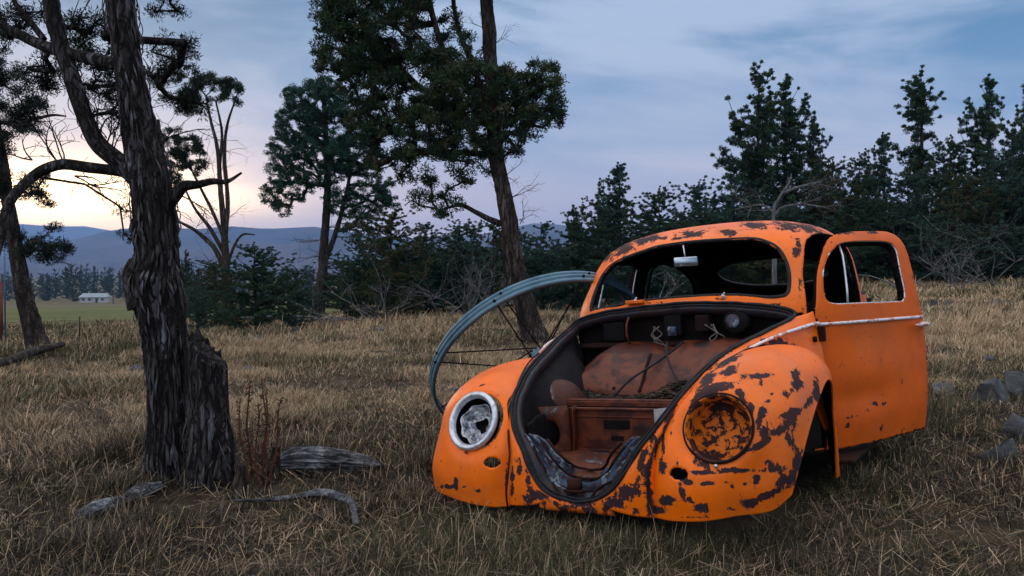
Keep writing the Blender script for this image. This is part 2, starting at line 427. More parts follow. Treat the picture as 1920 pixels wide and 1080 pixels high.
# -- doors, cut from the same skin
HX, HY = -.545, .652
def door_wear(V, sgn):
    w = np.zeros(len(V))
    for x, z, rx, rz, s in ((-.74, .475, .05, .007, .6), (-.84, .49, .06, .006, .62), (-.93, .515, .05, .008, .7), (-1.0, .505, .03, .008, .6), (-.72, .44, .010, .03, .6), (-.66, .70, .008, .03, .5), (-.70, .72, .006, .02, .5), (-1.17, .60, .006, .02, .55), (-1.2, .33, .3, .010, .6), (-.9, .33, .2, .010, .6),
                            (-.87, .385, .010, .010, .65), (-.97, .39, .012, .010, .65), (-1.0, 1.36, .10, .012, .6), (-1.25, 1.36, .08, .012, .5), (-.66, .93, .02, .02, .4), (-1.44, .8, .01, .3, .35)):
        w = np.maximum(w, s*np.clip(1.3-np.hypot((V[:, 0]-x)/rx, (V[:, 2]-z)/rz)*.8, 0, 1.1))
    return w
def door_bits(name, sd_, sgn):
    V, F = region(SH, SF, [0, 2], DPAN, sd_, 'in'); 
    V, F = region(V, F, [0, 2], WIN, sd_)
    V, F, _ = compact(V, F)
    # a shallow dent low on the outer skin
    d = np.exp(-(((V[:, 0]+.85)/.25)**2+((V[:, 2]-.56)/.07)**2)); V[:, 1] -= sgn*.018*d
    d = np.exp(-(((V[:, 0]+1.05)/.30)**2+((V[:, 2]-.80)/.10)**2)); V[:, 1] -= sgn*.008*d
    V = V-[HX, sgn*HY, 0]
    o = mesh('door', V, F, None, car, mats=[M['paint_door'], M['lining']], attrs={'wear': door_wear(V+[HX, sgn*HY, 0], sgn)})
    solidify(o, .045, -1, 1).modifiers[-1].material_offset_rim = 1
    o.location = (HX, sgn*HY, 0)
    return o
def side_y(x, z):
    row = [np.interp(z, RT[:, 0], RT[:, i]) for i in range(6)]
    if x > -1.25: a = row[1]+1.25; n = row[4]
    else: a = -1.25-row[2]; n = row[5]
    return row[3]*max(1-(abs(x+1.25)/a)**n, 0)**(1/n)
def strip_on_side(pts, sgn, r, off=.004, hx=0, hy=0):
    return [(x-hx, sgn*(side_y(x, z)+off)-hy, z) for x, z in pts]
def dress_door(o, sgn):
    hx, hy = HX, sgn*HY
    # bright window trim
    b = MB(); P = strip_on_side([tuple(p) for p in WIN]+[tuple(WIN[0])], sgn, 0, -.004, hx, hy); b.tube(P, .0042, 6, False)
    t_ = b.build('window_trim', M['chrome'], o)
    b = MB(); P = strip_on_side([(x, z) for x, z in zip(np.linspace(-.924, -.831, 6), np.linspace(1.30, 1.008, 6))], sgn, 0, -.018, hx, hy); b.tube(P, .0055, 6)
    b.build('vent_window_bar', M['chrome'], o)
    b = MB()
    xs = np.linspace(-.61, -1.45, 30)
    P = np.array(strip_on_side([(x, .920+.016*(x+.61)) for x in xs], sgn, 0, .002, hx, hy)); b.tube(P, .0078, 8)
    b.build('belt_moulding', M['chrome_worn'], o)
    b = MB()
    P = np.array(strip_on_side([(x, .868) for x in np.linspace(-1.315, -1.445, 8)], sgn, 0, .03, hx, hy)); b.tube(P, [.006, .009, .010, .010, .010, .010, .012, .010], 8)
    b.tube([P[6], P[6]-[0, sgn*.035, 0]], [.011, .018], 10)
    b.build('handle', M['chrome_worn'], o)
dl = door_bits('door', left, 1); dress_door(dl, 1)
dl['label'] = 'orange door standing ajar'
for o_ in [dl]+list(dl.children):
    for v_ in o_.data.vertices: v_.co.y -= .085*max(v_.co.z-.93, 0)+.004
dl.rotation_euler = (math.radians(0), math.radians(0), -math.radians(20))
dr = door_bits('door', right, -1); dress_door(dr, -1)

# -- windshield rubber, quarter window rubbers, rear window rubber
b = MB(); c_ = np.vstack([WS, WS[:1]]); c_ = catmull(WS, 120, True); c_ = np.vstack([c_, c_[:1]]); c_[:, 0] -= .006
b.tube(c_, .010, 8, False); b.build('windshield_seal', M['rubber'], car)
b = MB(); P = [(x, s*(side_y(x, z)-.008), z) for s in (1,) for x, z in np.vstack([QWIN, QWIN[:1]])]; b.tube(P, .009, 6, False); b.build('side_window_seal', M['rubber'], car)
b = MB(); P = [(x, -(side_y(x, z)-.008), z) for x, z in np.vstack([QWIN, QWIN[:1]])]; b.tube(P, .009, 6, False); b.build('side_window_seal', M['rubber'], car)
def rear_x(y, z):
    row = [np.interp(z, RT[:, 0], RT[:, i]) for i in range(6)]; a = -1.25-row[2]
    return -1.25-a*max(1-(abs(y)/row[3])**row[5], 0)**(1/row[5])
b = MB(); P = [(rear_x(y, z)+.006, y, z) for y, z in np.vstack([RW, RW[:1]])]; b.tube(P, .011, 6, False); b.build('rear_window_seal', M['rubber'], car)

def nose_right(V):
    """the car's right side of the nose is pushed in a little"""
    V = np.array(V, float); w = np.clip((V[:, 0]+.05)/.45, 0, 1)*np.clip((V[:, 2]-.36)/.15, 0, 1)*(V[:, 1] < 0)*np.clip((.70+V[:, 1])/.3, 0, 1)
    V[:, 1] += .028*w; return V
# -- hood opening line H and fender joint line J (left side; mirrored for the right)
Hc = [(.665, 0, .335), (.665, .09, .35), (.665, .16, .39), (.665, .215, .455), (.65, .265, .53), (.62, .315, .60), (.56, .36, .67), (.46, .395, .74), (.33, .42, .80), (.17, .445, .848), (0, .48, .885), (-.15, .52, .915), (-.30, .555, .945), (-.40, .575, .965), (-.445, .565, .99), (-.45, .48, 1.015), (-.445, .3, 1.042), (-.435, 0, 1.057)]
HR_PX = [(1080, 942), (1033, 942), (1008, 925), (993, 893), (980, 845), (967, 800), (963, 757), (968, 715), (980, 680), (997, 657), (1018, 638), (1058, 620)]
J = [(.635, .275, .30), (.640, .270, .42), (.585, .290, .56), (.47, .335, .68), (.31, .385, .765), (.10, .445, .825), (-.12, .52, .825), (-.32, .60, .775), (-.45, .645, .64), (-.53, .66, .45), (-.545, .665, .30)]
def sidepanel(s):
    # rows along the panel (rear to front), columns from hood line down to the fender joint
    rows = [
     [(-.545, .628, .985), (-.545, .635, .95), (-.545, .654, .84), (-.545, .667, .70), (-.545, .668, .45)],
     [(-.50, .605, .975), (-.50, .625, .94), (-.50, .645, .84), (-.50, .66, .70), (-.50, .66, .45)],
     [(-.40, .575, .965), (-.42, .612, .92), (-.42, .632, .83), (-.41, .643, .72), (-.41, .645, .56)],
     [(-.30, .555, .945), (-.31, .585, .91), (-.31, .60, .85), (-.30, .605, .78), (-.28, .603, .68)],
     [(-.15, .520, .915), (-.14, .545, .893), (-.13, .556, .858), (-.12, .556, .82), (-.10, .55, .76)],
     [(0, .480, .885), (.01, .503, .870), (.02, .516, .845), (.03, .516, .81), (.04, .51, .76)],
     [(.17, .445, .848), (.18, .465, .84), (.19, .478, .82), (.20, .478, .78), (.20, .47, .72)],
     [(.33, .42, .80), (.335, .435, .79), (.34, .443, .765), (.34, .44, .72), (.33, .43, .66)],
     [(.46, .395, .74), (.468, .405, .725), (.47, .41, .70), (.465, .405, .66), (.45, .39, .60)],
     [(.56, .36, .67), (.567, .369, .65), (.567, .372, .63), (.56, .365, .59), (.54, .35, .54)],
     [(.62, .315, .60), (.628, .325, .585), (.625, .333, .57), (.61, .335, .53), (.59, .33, .50)],
     [(.65, .265, .53), (.657, .285, .52), (.652, .312, .50), (.635, .325, .47), (.60, .325, .45)],
     [(.665, .215, .455), (.670, .25, .445), (.665, .295, .43), (.645, .32, .41), (.61, .32, .40)],
     [(.668, .16, .39), (.672, .21, .375), (.668, .27, .36), (.65, .315, .35), (.61, .32, .35)],
     [(.668, .09, .35), (.670, .16, .320), (.665, .24, .305), (.65, .315, .300), (.61, .32, .295)]]
    G = surf(rows, 130, 26).reshape(-1, 3); G[:, 1] *= s
    return nose_right(G), grid_faces(130, 26)
PANB = [(1175, 925, 26, 16, .8, -30), (1150, 945, 30, 10, .8), (1205, 860, 7, 30, .75, 15), (1225, 815, 5, 24, .7, 15), (990, 905, 6, 26, .7, -10), (1000, 930, 14, 10, .75), (1260, 770, 4, 30, .65, 35), (1350, 672, 4, 22, .6, 55), (968, 780, 3, 40, .6), (1459, 646, 26, 10, .8, 10), (1484, 656, 12, 9, .75), (1409, 660, 18, 6, .75, -20), (1385, 672, 22, 5, .7, -25), (1430, 651, 20, 7, .8), (1300, 730, 6, 22, .5, 40), (1340, 690, 8, 16, .5, 50), (1255, 790, 6, 18, .6, 30),
        (1215, 880, 7, 26, .72, 10), (1196, 905, 10, 18, .6, 30), (1218, 940, 8, 30, .85), (1180, 940, 16, 8, .55), (1150, 950, 20, 6, .6), (1196, 955, 12, 8, .6), (975, 880, 5, 22, .75), (960, 905, 4, 26, .7), (1000, 935, 16, 10, .7), (966, 800, 3, 40, .55), (1232, 840, 6, 26, .75)]
for s in (1, -1):
    G, Fp = sidepanel(s)
    o = mesh('front_side_panel', G, Fp if s < 0 else Fp[:, ::-1], None, car, mats=[M['paint_heavy'], M['lining']], attrs={'wear': wear_of(G, PANB)})
    solidify(o, .012, -1, 1)
    P = [un(px, py, (0, s, 0), yy) if s > 0 else None for px, py, yy in ()]
    b = MB()
    pts = catmull([(.035, .503, .862), (-.12, .552, .892), (-.30, .597, .913), (-.45, .630, .925), (-.54, .645, .928)], 20); pts[:, 1] += .004; pts[:, 1] *= s
    b.tube(pts, np.linspace(.006, .010, 20), 8); b.build('belt_moulding', M['chrome_worn'], o)
    b = MB(); b.tube([(-.475, s*.640, .86), (-.475, s*.652, .861)], .013, 12); b.build('grommet_hole', M['lining'], o)
    JJ = catmull([(-.475, .648, .70), (-.40, .630, .775), (-.28, .594, .83), (-.12, .548, .866), (.02, .514, .868), (.19, .478, .838), (.345, .440, .785), (.475, .408, .71), (.572, .372, .635), (.632, .336, .57), (.660, .316, .50), (.672, .308, .42), (.668, .312, .34), (.655, .318, .298)], 80)*[1, s, 1]
    b = MB(); b.tube(nose_right(JJ)-[0, 0, .004], .0042, 6); b.build('joint_beading', M['rubber'], car)
# apron below the hood opening
rows = []
for y in np.linspace(-.16, .16, 7):
    zt = np.interp(abs(y), [0, .09, .16], [.335, .35, .385]); q = 1-(y/.16)**2*.15
    rows.append([(.666, y, zt), (.670, y, zt-.02), (.664, y, .305), (.65, y, .292)])
G = surf(rows, 40, 10).reshape(-1, 3)
o = mesh('front_apron', G, grid_faces(40, 10), M['paint_heavy'], car, attrs={'wear': np.full(len(G), .40)}); solidify(o, .01)

# -- seal and drip channel round the hood opening
H = catmull(Hc, 100); Hm = H[::-1]*[1, -1, 1]; HH = nose_right(np.vstack([Hm, H[1:]]))
# inward offset direction: towards the bay's middle axis
cen = np.array([.1, 0, .72]); 
tan = np.gradient(HH, axis=0); tan /= np.linalg.norm(tan, axis=1, keepdims=True)
nrm = np.array([.62, 0, .78]); inw = np.cross(nrm, tan); inw /= np.linalg.norm(inw, axis=1, keepdims=True)
flip = np.sign(((cen-HH)*inw).sum(1)); inw *= flip[:, None]
jt = np.array([mnoise.noise_vector(Vector(p_*9)) for p_ in HH])*.0045; rj_ = .0068*(1+.45*np.array([mnoise.noise(Vector(p_*16)) for p_ in HH]))
HH = HH+jt
b = MB(); b.tube(HH+nrm*.003, rj_, 8, False); b.tube(HH+inw*.017+nrm*.0, .004, 6, False); b.build('hood_seal', M['rubber'], car)
low = np.clip((.62-HH[:, 2])/.25, 0, 1)
prof = [(0, 0), (.008, -.010), (.019, -.009), (.027, -.014), (.032, -.05)]
chan = np.stack([HH+inw*a*(1+1.1*low[:, None])+nrm*c for a, c in prof], 1).reshape(-1, 3)
o = mesh('drip_channel', chan, grid_faces(len(HH), len(prof)), M['seal'], car); solidify(o, .004, 0)
# mangled lower lip of the bay, chipped blue-grey primer
msk = HH[:, 2] < .585
lo = HH[msk]; li = inw[msk]; k = len(lo); e_ = np.sin(np.linspace(0, math.pi, k))**.6; rows = []
for f, dn in ((0, -.012), (.10, -.030), (.2, -.012), (.34, -.034), (.48, -.040), (.62, -.018), (.74, -.042), (.9, -.030), (1, -.050), (1.05, -.09)):
    rows.append(lo+li*(.03+(.035+.105*e_)*f)[:, None]+nrm*(dn*(1+.35*np.sin(np.linspace(0, 13+f*5, k))))[:, None])
lip = surf(np.stack(rows, 1), 150, 46).reshape(-1, 3)
lip += .006*np.array([mnoise.noise_vector(Vector(p)*18) for p in lip])
o = mesh('lower_lip', lip, grid_faces(150, 46), M['bluegrey'], car); solidify(o, .005, 0)
b = MB()
for f_, r_ in ((.22, .0045), (.66, .005), (.98, .006)):
    b.tube((lo+li*(.03+(.035+.105*e_)*f_)[:, None]-nrm*.012)[4:-4], r_, 6)
b.build('lip_bead', M['rust_dark'], car)
b = MB()
for y0, y1, z0, z1 in ((-.13, .02, .40, .35), (-.02, .15, .36, .42)):
    b.tube(catmull([(.62, y0, z0), (.645, (y0*2+y1)/3, z0-.03), (.65, (y0+2*y1)/3, z1-.03), (.62, y1, z1)], 14), .005, 6)
b.box((.632, -.015, .395), (.03, .05, .045)); b.box((.640, -.015, .372), (.02, .08, .012)); b.build('hood_latch', M['rust_dark'], car)

# -- luggage bay
def panel(name, ctrl, nu, nv, mat, th=.006, jit=0, parent=car):
    G = surf(ctrl, nu, nv).reshape(-1, 3)
    if name != 'toe_board': G = nose_right(G)
    if jit: G = G+jit*np.array([mnoise.noise_vector(Vector(p)*9) for p in G])
    o = mesh(name, G, grid_faces(nu, nv), mat, parent); solidify(o, th, 0); return o
# toe boards: two bulging lobes
rows = []
for y in np.linspace(-.58, .58, 41):
    lobe = math.cos((y+.24)/.26*math.pi/2)**.6 if abs(y+.24) < .25 else (math.cos((y-.20)/.32*math.pi/2)**.5 if abs(y-.20) < .31 else .0)
    top = .80+.055*lobe; out = .035*lobe
    if y < -.30: top -= (-.30-y)*.35
    rows.append([(-.48, y, top+.02), (-.34+out*.3, y, top), (-.22+out, y, top-.06), (-.13+out, y, .735), (-.07+out*.8, y, .69), (-.03, y, .662)])
panel('toe_board', rows, 110, 40, M['rust'], .006, .010)
b = MB(); b.tube(catmull([(-.18, -.03, .83), (-.12, -.03, .77), (-.07, -.03, .71), (-.03, -.03, .672)], 14), .008, 8); b.build('toe_board_bead', M['rust_dark'], car)
for y_ in (-.38, -.16, .08, .30):
    b = MB(); b.tube([(-.045, y_, .685), (-.035, y_, .69)], .008, 8); b.build('bolt', M['rust_dark'], car)
# firewall and back of the dashboard
panel('firewall', [[(-.50, y, .62), (-.50, y, .75), (-.50, y, .90), (-.47, y, 1.03-.3*abs(y)**3)] for y in np.linspace(-.58, .58, 7)], 30, 16, M['lining'], .01, .004)
panel('dash_top', [[(-.46, y, 1.05-.55*abs(y)**3), (-.60, y, 1.05-.55*abs(y)**3), (-.70, y, 1.03-.55*abs(y)**3)] for y in np.linspace(-.52, .52, 9)], 40, 8, M['lining'], .01)
panel('cowl_shelf', [[(-.495, y, .865), (-.46, y, .87), (-.44, y, .85)] for y in np.linspace(-.56, .56, 5)], 30, 8, M['rust_dark'], .008, .004)
panel('bay_floor', [[(-.10, y, .655), (.05, y, .658), (.20, y, .660)] for y in np.linspace(-.42, .42, 6)], 40, 20, M['rust_dark'], .006, .006)
b = MB(); b.box((.215, -.02, .662), (.03, .72, .018)); b.box((.232, -.02, .652), (.006, .72, .022)); b.build('bay_floor_edge', M['rust'], car, False, .004)
# spare wheel well: back wall, side wall with a round hole, floor
BWX = .27
b = MB(); b.box((BWX, -.02, .545), (.008, .40, .195)); b.box((BWX+.008, -.02, .638), (.022, .40, .010)); b.box((BWX+.006, -.02, .605), (.008, .38, .008)); b.box((BWX+.007, -.215, .545), (.02, .012, .18)); b.box((BWX+.007, .175, .545), (.02, .012, .18))
b.box((BWX+.007, -.02, .462), (.02, .38, .012))
ww = b.build('wheel_well_wall', M['rust'], car, False, .003)
b = MB(); b.box((BWX+.0055, .0, .572), (.006, .12, .036)); b.build('wall_slot', M['lining'], ww, False)
b = MB(); b.box((BWX+.0055, .0, .515), (.006, .055, .018)); b.build('wall_slot', M['lining'], ww, False)
b = MB(); b.add([(BWX+.012, .18, .64), (BWX+.012, .30, .655), (BWX+.05, .20, .53), (BWX+.012, .18, .52)], [(0, 1, 2, 3)]); solidify(b.build('pale_gusset', M['white'], ww, False), .006)
a_ = np.linspace(0, 2*np.pi, 40, endpoint=False)
def holed_plate(name, c, U, Wv, hw, hh, r, hoff, mat, th=.008, parent=car):
    c, U, Wv = map(np.array, (c, U, Wv)); out = []
    for a in a_:
        d = np.array([math.cos(a), math.sin(a)]); t = min(hw/max(abs(d[0]), 1e-6), hh/max(abs(d[1]), 1e-6)); out.append(d*t)
    out = np.array(out); inn = np.stack([np.cos(a_)*r[0]+hoff[0], np.sin(a_)*r[1]+hoff[1]], 1)
    G = np.concatenate([inn*(1-f)+out*f for f in (0, .1, .4, 1)]); G3 = c+G[:, :1]*U+G[:, 1:]*Wv
    G3[:40] += np.cross(U, Wv)*-.012
    o = mesh(name, G3, grid_faces(4, 40, True), mat, parent, True); solidify(o, th, 0); return o
nv = Vector((.9, .42, 0)).normalized()
holed_plate('well_side_plate', (.345, -.287, .545), tuple(Vector((-.45, .9, 0)).normalized()), (0, 0, 1), .088, .108, (.045, .058), (.0, -.012), M['rust_pale'])
panel('well_side', [[(.315, -.21, .44), (.315, -.21, .54), (.315, -.21, .65)], [(.27, -.21, .44), (.27, -.21, .54), (.27, -.21, .65)]], 6, 12, M['rust'])
panel('well_floor', [[(.26, y, .452), (.36, y, .450), (.47, y, .435), (.56, y, .41)] for y in np.linspace(-.30, .30, 7)], 50, 30, M['rust_pale'], .006, .014)
# inner wheel housings
for s in (1, -1):
    rows = []
    for x in np.linspace(-.42, .54, 15):
        u = (x-.0)/.42; hgt = .70*math.sqrt(max(1-u*u, 0))*.55 if abs(u) < 1 else 0
        zt = np.interp(x, [-.42, -.15, 0, .17, .33, .46, .56], [.95, .90, .87, .833, .785, .725, .655])
        yt = np.interp(x, [-.42, -.15, 0, .17, .33, .46, .56], [.565, .50, .46, .425, .40, .375, .345])
        bul = max(0, 1-((x-.02)/.33)**2)**.5
        rows.append([(x, s*yt, zt), (x, s*(yt-.02), zt-.05), (x, s*(yt-.03-.055*bul), zt-.10), (x, s*(yt-.045-.10*bul), zt-.17), (x, s*(yt-.05-.11*bul), .60), (x, s*(yt-.05-.10*bul), .28)])
    panel('wheel_housing', rows, 60, 36, M['black'], .006, .006)
# rusty hump over the right front suspension, pale primer left on its crest
def hump(name, c, r, mat, parent):
    Vh = []
    for a in np.linspace(0, math.pi/2, 10):
        for t_ in np.linspace(0, 2*math.pi, 30, endpoint=False):
            Vh.append((c[0]+r[0]*math.cos(a)*math.cos(t_), c[1]+r[1]*math.cos(a)*math.sin(t_), c[2]+r[2]*math.sin(a)))
    Vh = np.array(Vh); Vh += .004*np.array([mnoise.noise_vector(Vector(q_)*12) for q_ in Vh])
    return mesh(name, Vh, grid_faces(10, 30, True), mat, parent)
hp_ = hump('suspension_hump', (.15, -.355, .625), (.15, .125, .125), M['hump'], car)
# bits behind the dash: gauge, boxes, hoses, wires
def lathe(b, c, ax, prof, k=28):
    ax = Vector(ax).normalized(); q = ax.to_track_quat('Z', 'Y'); V = []
    for (h, r) in prof:
        for a in np.linspace(0, 2*math.pi, k, endpoint=False): V.append(Vector(c)+q @ Vector((r*math.cos(a), r*math.sin(a), h)))
    Fz = [tuple(x) for x in grid_faces(len(prof), k, True)]
    return b.add(V, Fz)
b = MB(); lathe(b, (-.49, .30, .955), (1, 0, .1), [(0, .062), (.05, .062), (.058, .052), (.058, .0)]); g = b.build('gauge_back', M['black'], car)
b = MB(); lathe(b, (-.430, .285, .96), (1, 0, .1), [(0, .033), (.006, .031), (.007, .015), (.004, .0)]); b.build('gauge_plate', M['bluegrey'], g)
b = MB(); b.box((-.46, -.02, .955), (.05, .09, .11)); b.build('dash_box', M['black'], car, False, .008)
b = MB(); b.box((-.44, .14, .955), (.06, .07, .08)); b.build('dash_box', M['rust_dark'], car, False, .008)
b = MB(); b.box((-.47, -.35, .93), (.04, .12, .10)); b.build('dash_box', M['black'], car, False, .008)
b = MB(); b.tube([(-.43, -.02, .90), (-.43, -.02, .93), (-.43, -.02, .945)], [.020, .024, .02], 14); b.build('fuse_box', M['bluegrey'], car)
b = MB(); b.tube(catmull([(-.40, -.235, 1.0), (-.38, -.24, .96), (-.38, -.24, .90), (-.40, -.235, .865)], 16), .006, 6); b.build('hose', M['rust'], car)
b = MB()
for y0 in (-.07, .19):
    for k in range(3):
        q = [(-.42+random.uniform(-.01, .03), y0+random.uniform(-.05, .06), z) for z in (.95, .91, .88, .85)]; q.append((-.38, y0+random.uniform(-.03, .03), .84))
        b.tube(catmull(q, 16), .0028, 5)
for k in range(0):
    q = [(-.42+random.uniform(0, .04), random.uniform(-.4, .42), random.uniform(.86, .97)) for _ in range(4)]; b.tube(catmull(q, 18), .003, 5)
b.build('loose_wires', M['wire'], car)
b = MB(); b.tube(catmull([(-.22, .12, .88), (-.12, .03, .80), (-.0, -.05, .735), (.10, -.09, .672)], 16), .0055, 6)
b.tube(catmull([(-.24, .03, .88), (-.12, .08, .81), (.0, .17, .73), (.10, .27, .69), (.13, .36, .675)], 20), .005, 6)
b.tube([(.215, -.16, .67), (.22, -.158, .70), (.217, -.15, .72)], .003, 5)
b.build('cable', M['rubber'], car)
# leaf litter on the bay floor
b = MB()
for k in range(3200):
    if random.random() < .72: x, y = random.gauss(.055, .05), random.gauss(.24, .10)
    else: x, y = random.gauss(.0, .06), random.gauss(-.30, .05)
    if x > .15 or y > .40: continue
    h = .075*math.exp(-((x-.05)/.08)**2-((y-.22)/.13)**2)+.02*math.exp(-((x)/.07)**2-((y+.30)/.05)**2)
    c = Vector((x, y, .664+h*random.random())); L = random.uniform(.008, .022); q = Matrix.Rotation(random.uniform(0, 6.3), 3, 'Z') @ Matrix.Rotation(random.gauss(0, .5), 3, 'X')
    b.add([c+q @ Vector(v) for v in ((-L, 0, 0), (0, -L*.3, .002), (L, 0, 0), (0, L*.3, .003))], [(0, 1, 2, 3)])
o = b.build('leaf_litter', M['debris'], car, False)
o['kind'] = 'stuff'

# -- front fenders
FEN = [
 [(.640, .315, .298), (.668, .40, .300), (.665, .51, .308), (.620, .62, .325), (.555, .715, .335), (.475, .765, .375)],
 [(.636, .315, .42), (.678, .39, .42), (.678, .52, .425), (.63, .645, .43), (.545, .745, .44), (.430, .785, .46)],
 [(.610, .325, .55), (.648, .40, .575), (.645, .53, .59), (.595, .665, .585), (.495, .758, .57), (.355, .795, .54)],
 [(.515, .375, .67), (.565, .43, .705), (.56, .55, .725), (.515, .68, .71), (.42, .765, .67), (.265, .80, .61)],
 [(.345, .425, .768), (.375, .475, .815), (.375, .57, .828), (.335, .69, .805), (.25, .77, .755), (.14, .80, .675)],
 [(.13, .480, .828), (.145, .53, .862), (.145, .62, .868), (.11, .71, .845), (.06, .775, .79), (.01, .80, .725)],
 [(-.12, .540, .835), (-.11, .585, .858), (-.115, .65, .858), (-.13, .72, .828), (-.14, .77, .765), (-.13, .785, .705)],
 [(-.32, .600, .775), (-.31, .635, .79), (-.31, .68, .785), (-.30, .72, .75), (-.275, .75, .695), (-.25, .76, .645)],
 [(-.46, .635, .64), (-.45, .655, .655), (-.44, .685, .645), (-.42, .71, .62), (-.38, .73, .58), (-.345, .735, .55)],
 [(-.55, .645, .46), (-.545, .665, .46), (-.53, .685, .455), (-.50, .705, .445), (-.45, .715, .43), (-.415, .72, .42)],
 [(-.63, .65, .235), (-.62, .665, .235), (-.60, .68, .235), (-.56, .695, .235), (-.52, .70, .235), (-.475, .70, .235)]]
FENB = [(1367, 697, 15, 8, .8, -30), (1418, 706, 24, 5, .75), (1440, 703, 12, 5, .75), (1428, 715, 5, 8), (1491, 704, 8, 13, .85), (1494, 722, 11, 11, .85), (1473, 740, 7, 7, .8), (1447, 739, 3, 3), (1441, 752, 3, 4),
 (1531, 733, 7, 22, .9), (1514, 756, 5, 14, .75, 30), (1486, 774, 20, 7, .85, -20), (1480, 790, 13, 15, .9), (1462, 808, 17, 7, .85, -30), (1483, 830, 7, 20, .8, -20), (1427, 780, 8, 20, .9, 20), (1433, 812, 6, 20, .75, 10), (1423, 835, 26, 6, .85, -25),
 (1391, 882, 60, 4, .75), (1320, 886, 30, 4, .85), (1455, 880, 20, 8, .85), (1440, 866, 12, 4, .65), (1497, 865, 9, 22, .95, 10), (1475, 900, 20, 12, .95, -40), (1436, 930, 26, 7, .95, -25), (1402, 945, 14, 9, .85), (1370, 955, 14, 5, .7),
 (1314, 952, 16, 9, .85), (1280, 925, 6, 18, .75, -20), (1295, 938, 12, 5, .75, 40), (1249, 938, 14, 9, .9), (1236, 957, 14, 6, .9), (1345, 726, 34, 8, .9, -8), (1317, 738, 10, 16, .9, 35), (1391, 743, 14, 10, .85, 40), (1408, 768, 6, 16, .8), (1296, 765, 5, 20, .75, 20),
 (1316, 868, 18, 8, .85, 30), (1363, 676, 24, 7, .9, -25), (1325, 712, 10, 18, .85, 40), (1243, 835, 4, 20, .8), (1240, 873, 7, 14, .85), (1288, 902, 14, 5, .85, 20), (1328, 907, 11, 3, .8), (1396, 907, 8, 5, .75), (1372, 912, 4, 5, .7), (1419, 896, 6, 10, .75),
 (1360, 905, 4, 3), (1300, 970, 20, 3, .6), (1270, 868, 4, 8), (1258, 815, 3, 7, .6), (1262, 790, 4, 8, .6),
 (855, 907, 4, 13, .85), (842, 912, 16, 4, .85), (897, 921, 4, 3, .7), (905, 721, 6, 2, .7, -20), (870, 913, 3, 2, .6), (950, 905, 3, 26, .6), (933, 740, 2, 2, .6), (962, 850, 3, 30, .4)]
HL_AX = np.array(Vector((.90, .06, .38)).normalized())
FENR = [[list(q) for q in r] for r in FEN]
FENR[0] = [(.640, .315, .290), (.668, .40, .288), (.668, .52, .298), (.640, .635, .310), (.590, .735, .318), (.52, .795, .335)]
FENR[1] = [(.636, .315, .42), (.678, .39, .42), (.678, .52, .42), (.645, .655, .425), (.575, .755, .43), (.465, .800, .44)]
for i_, dz_ in ((3, -.012), (4, -.028), (5, -.040), (6, -.030)):
    for q_ in FENR[i_][1:5]: q_[2] += dz_
    FENR[i_][0][2] -= .003
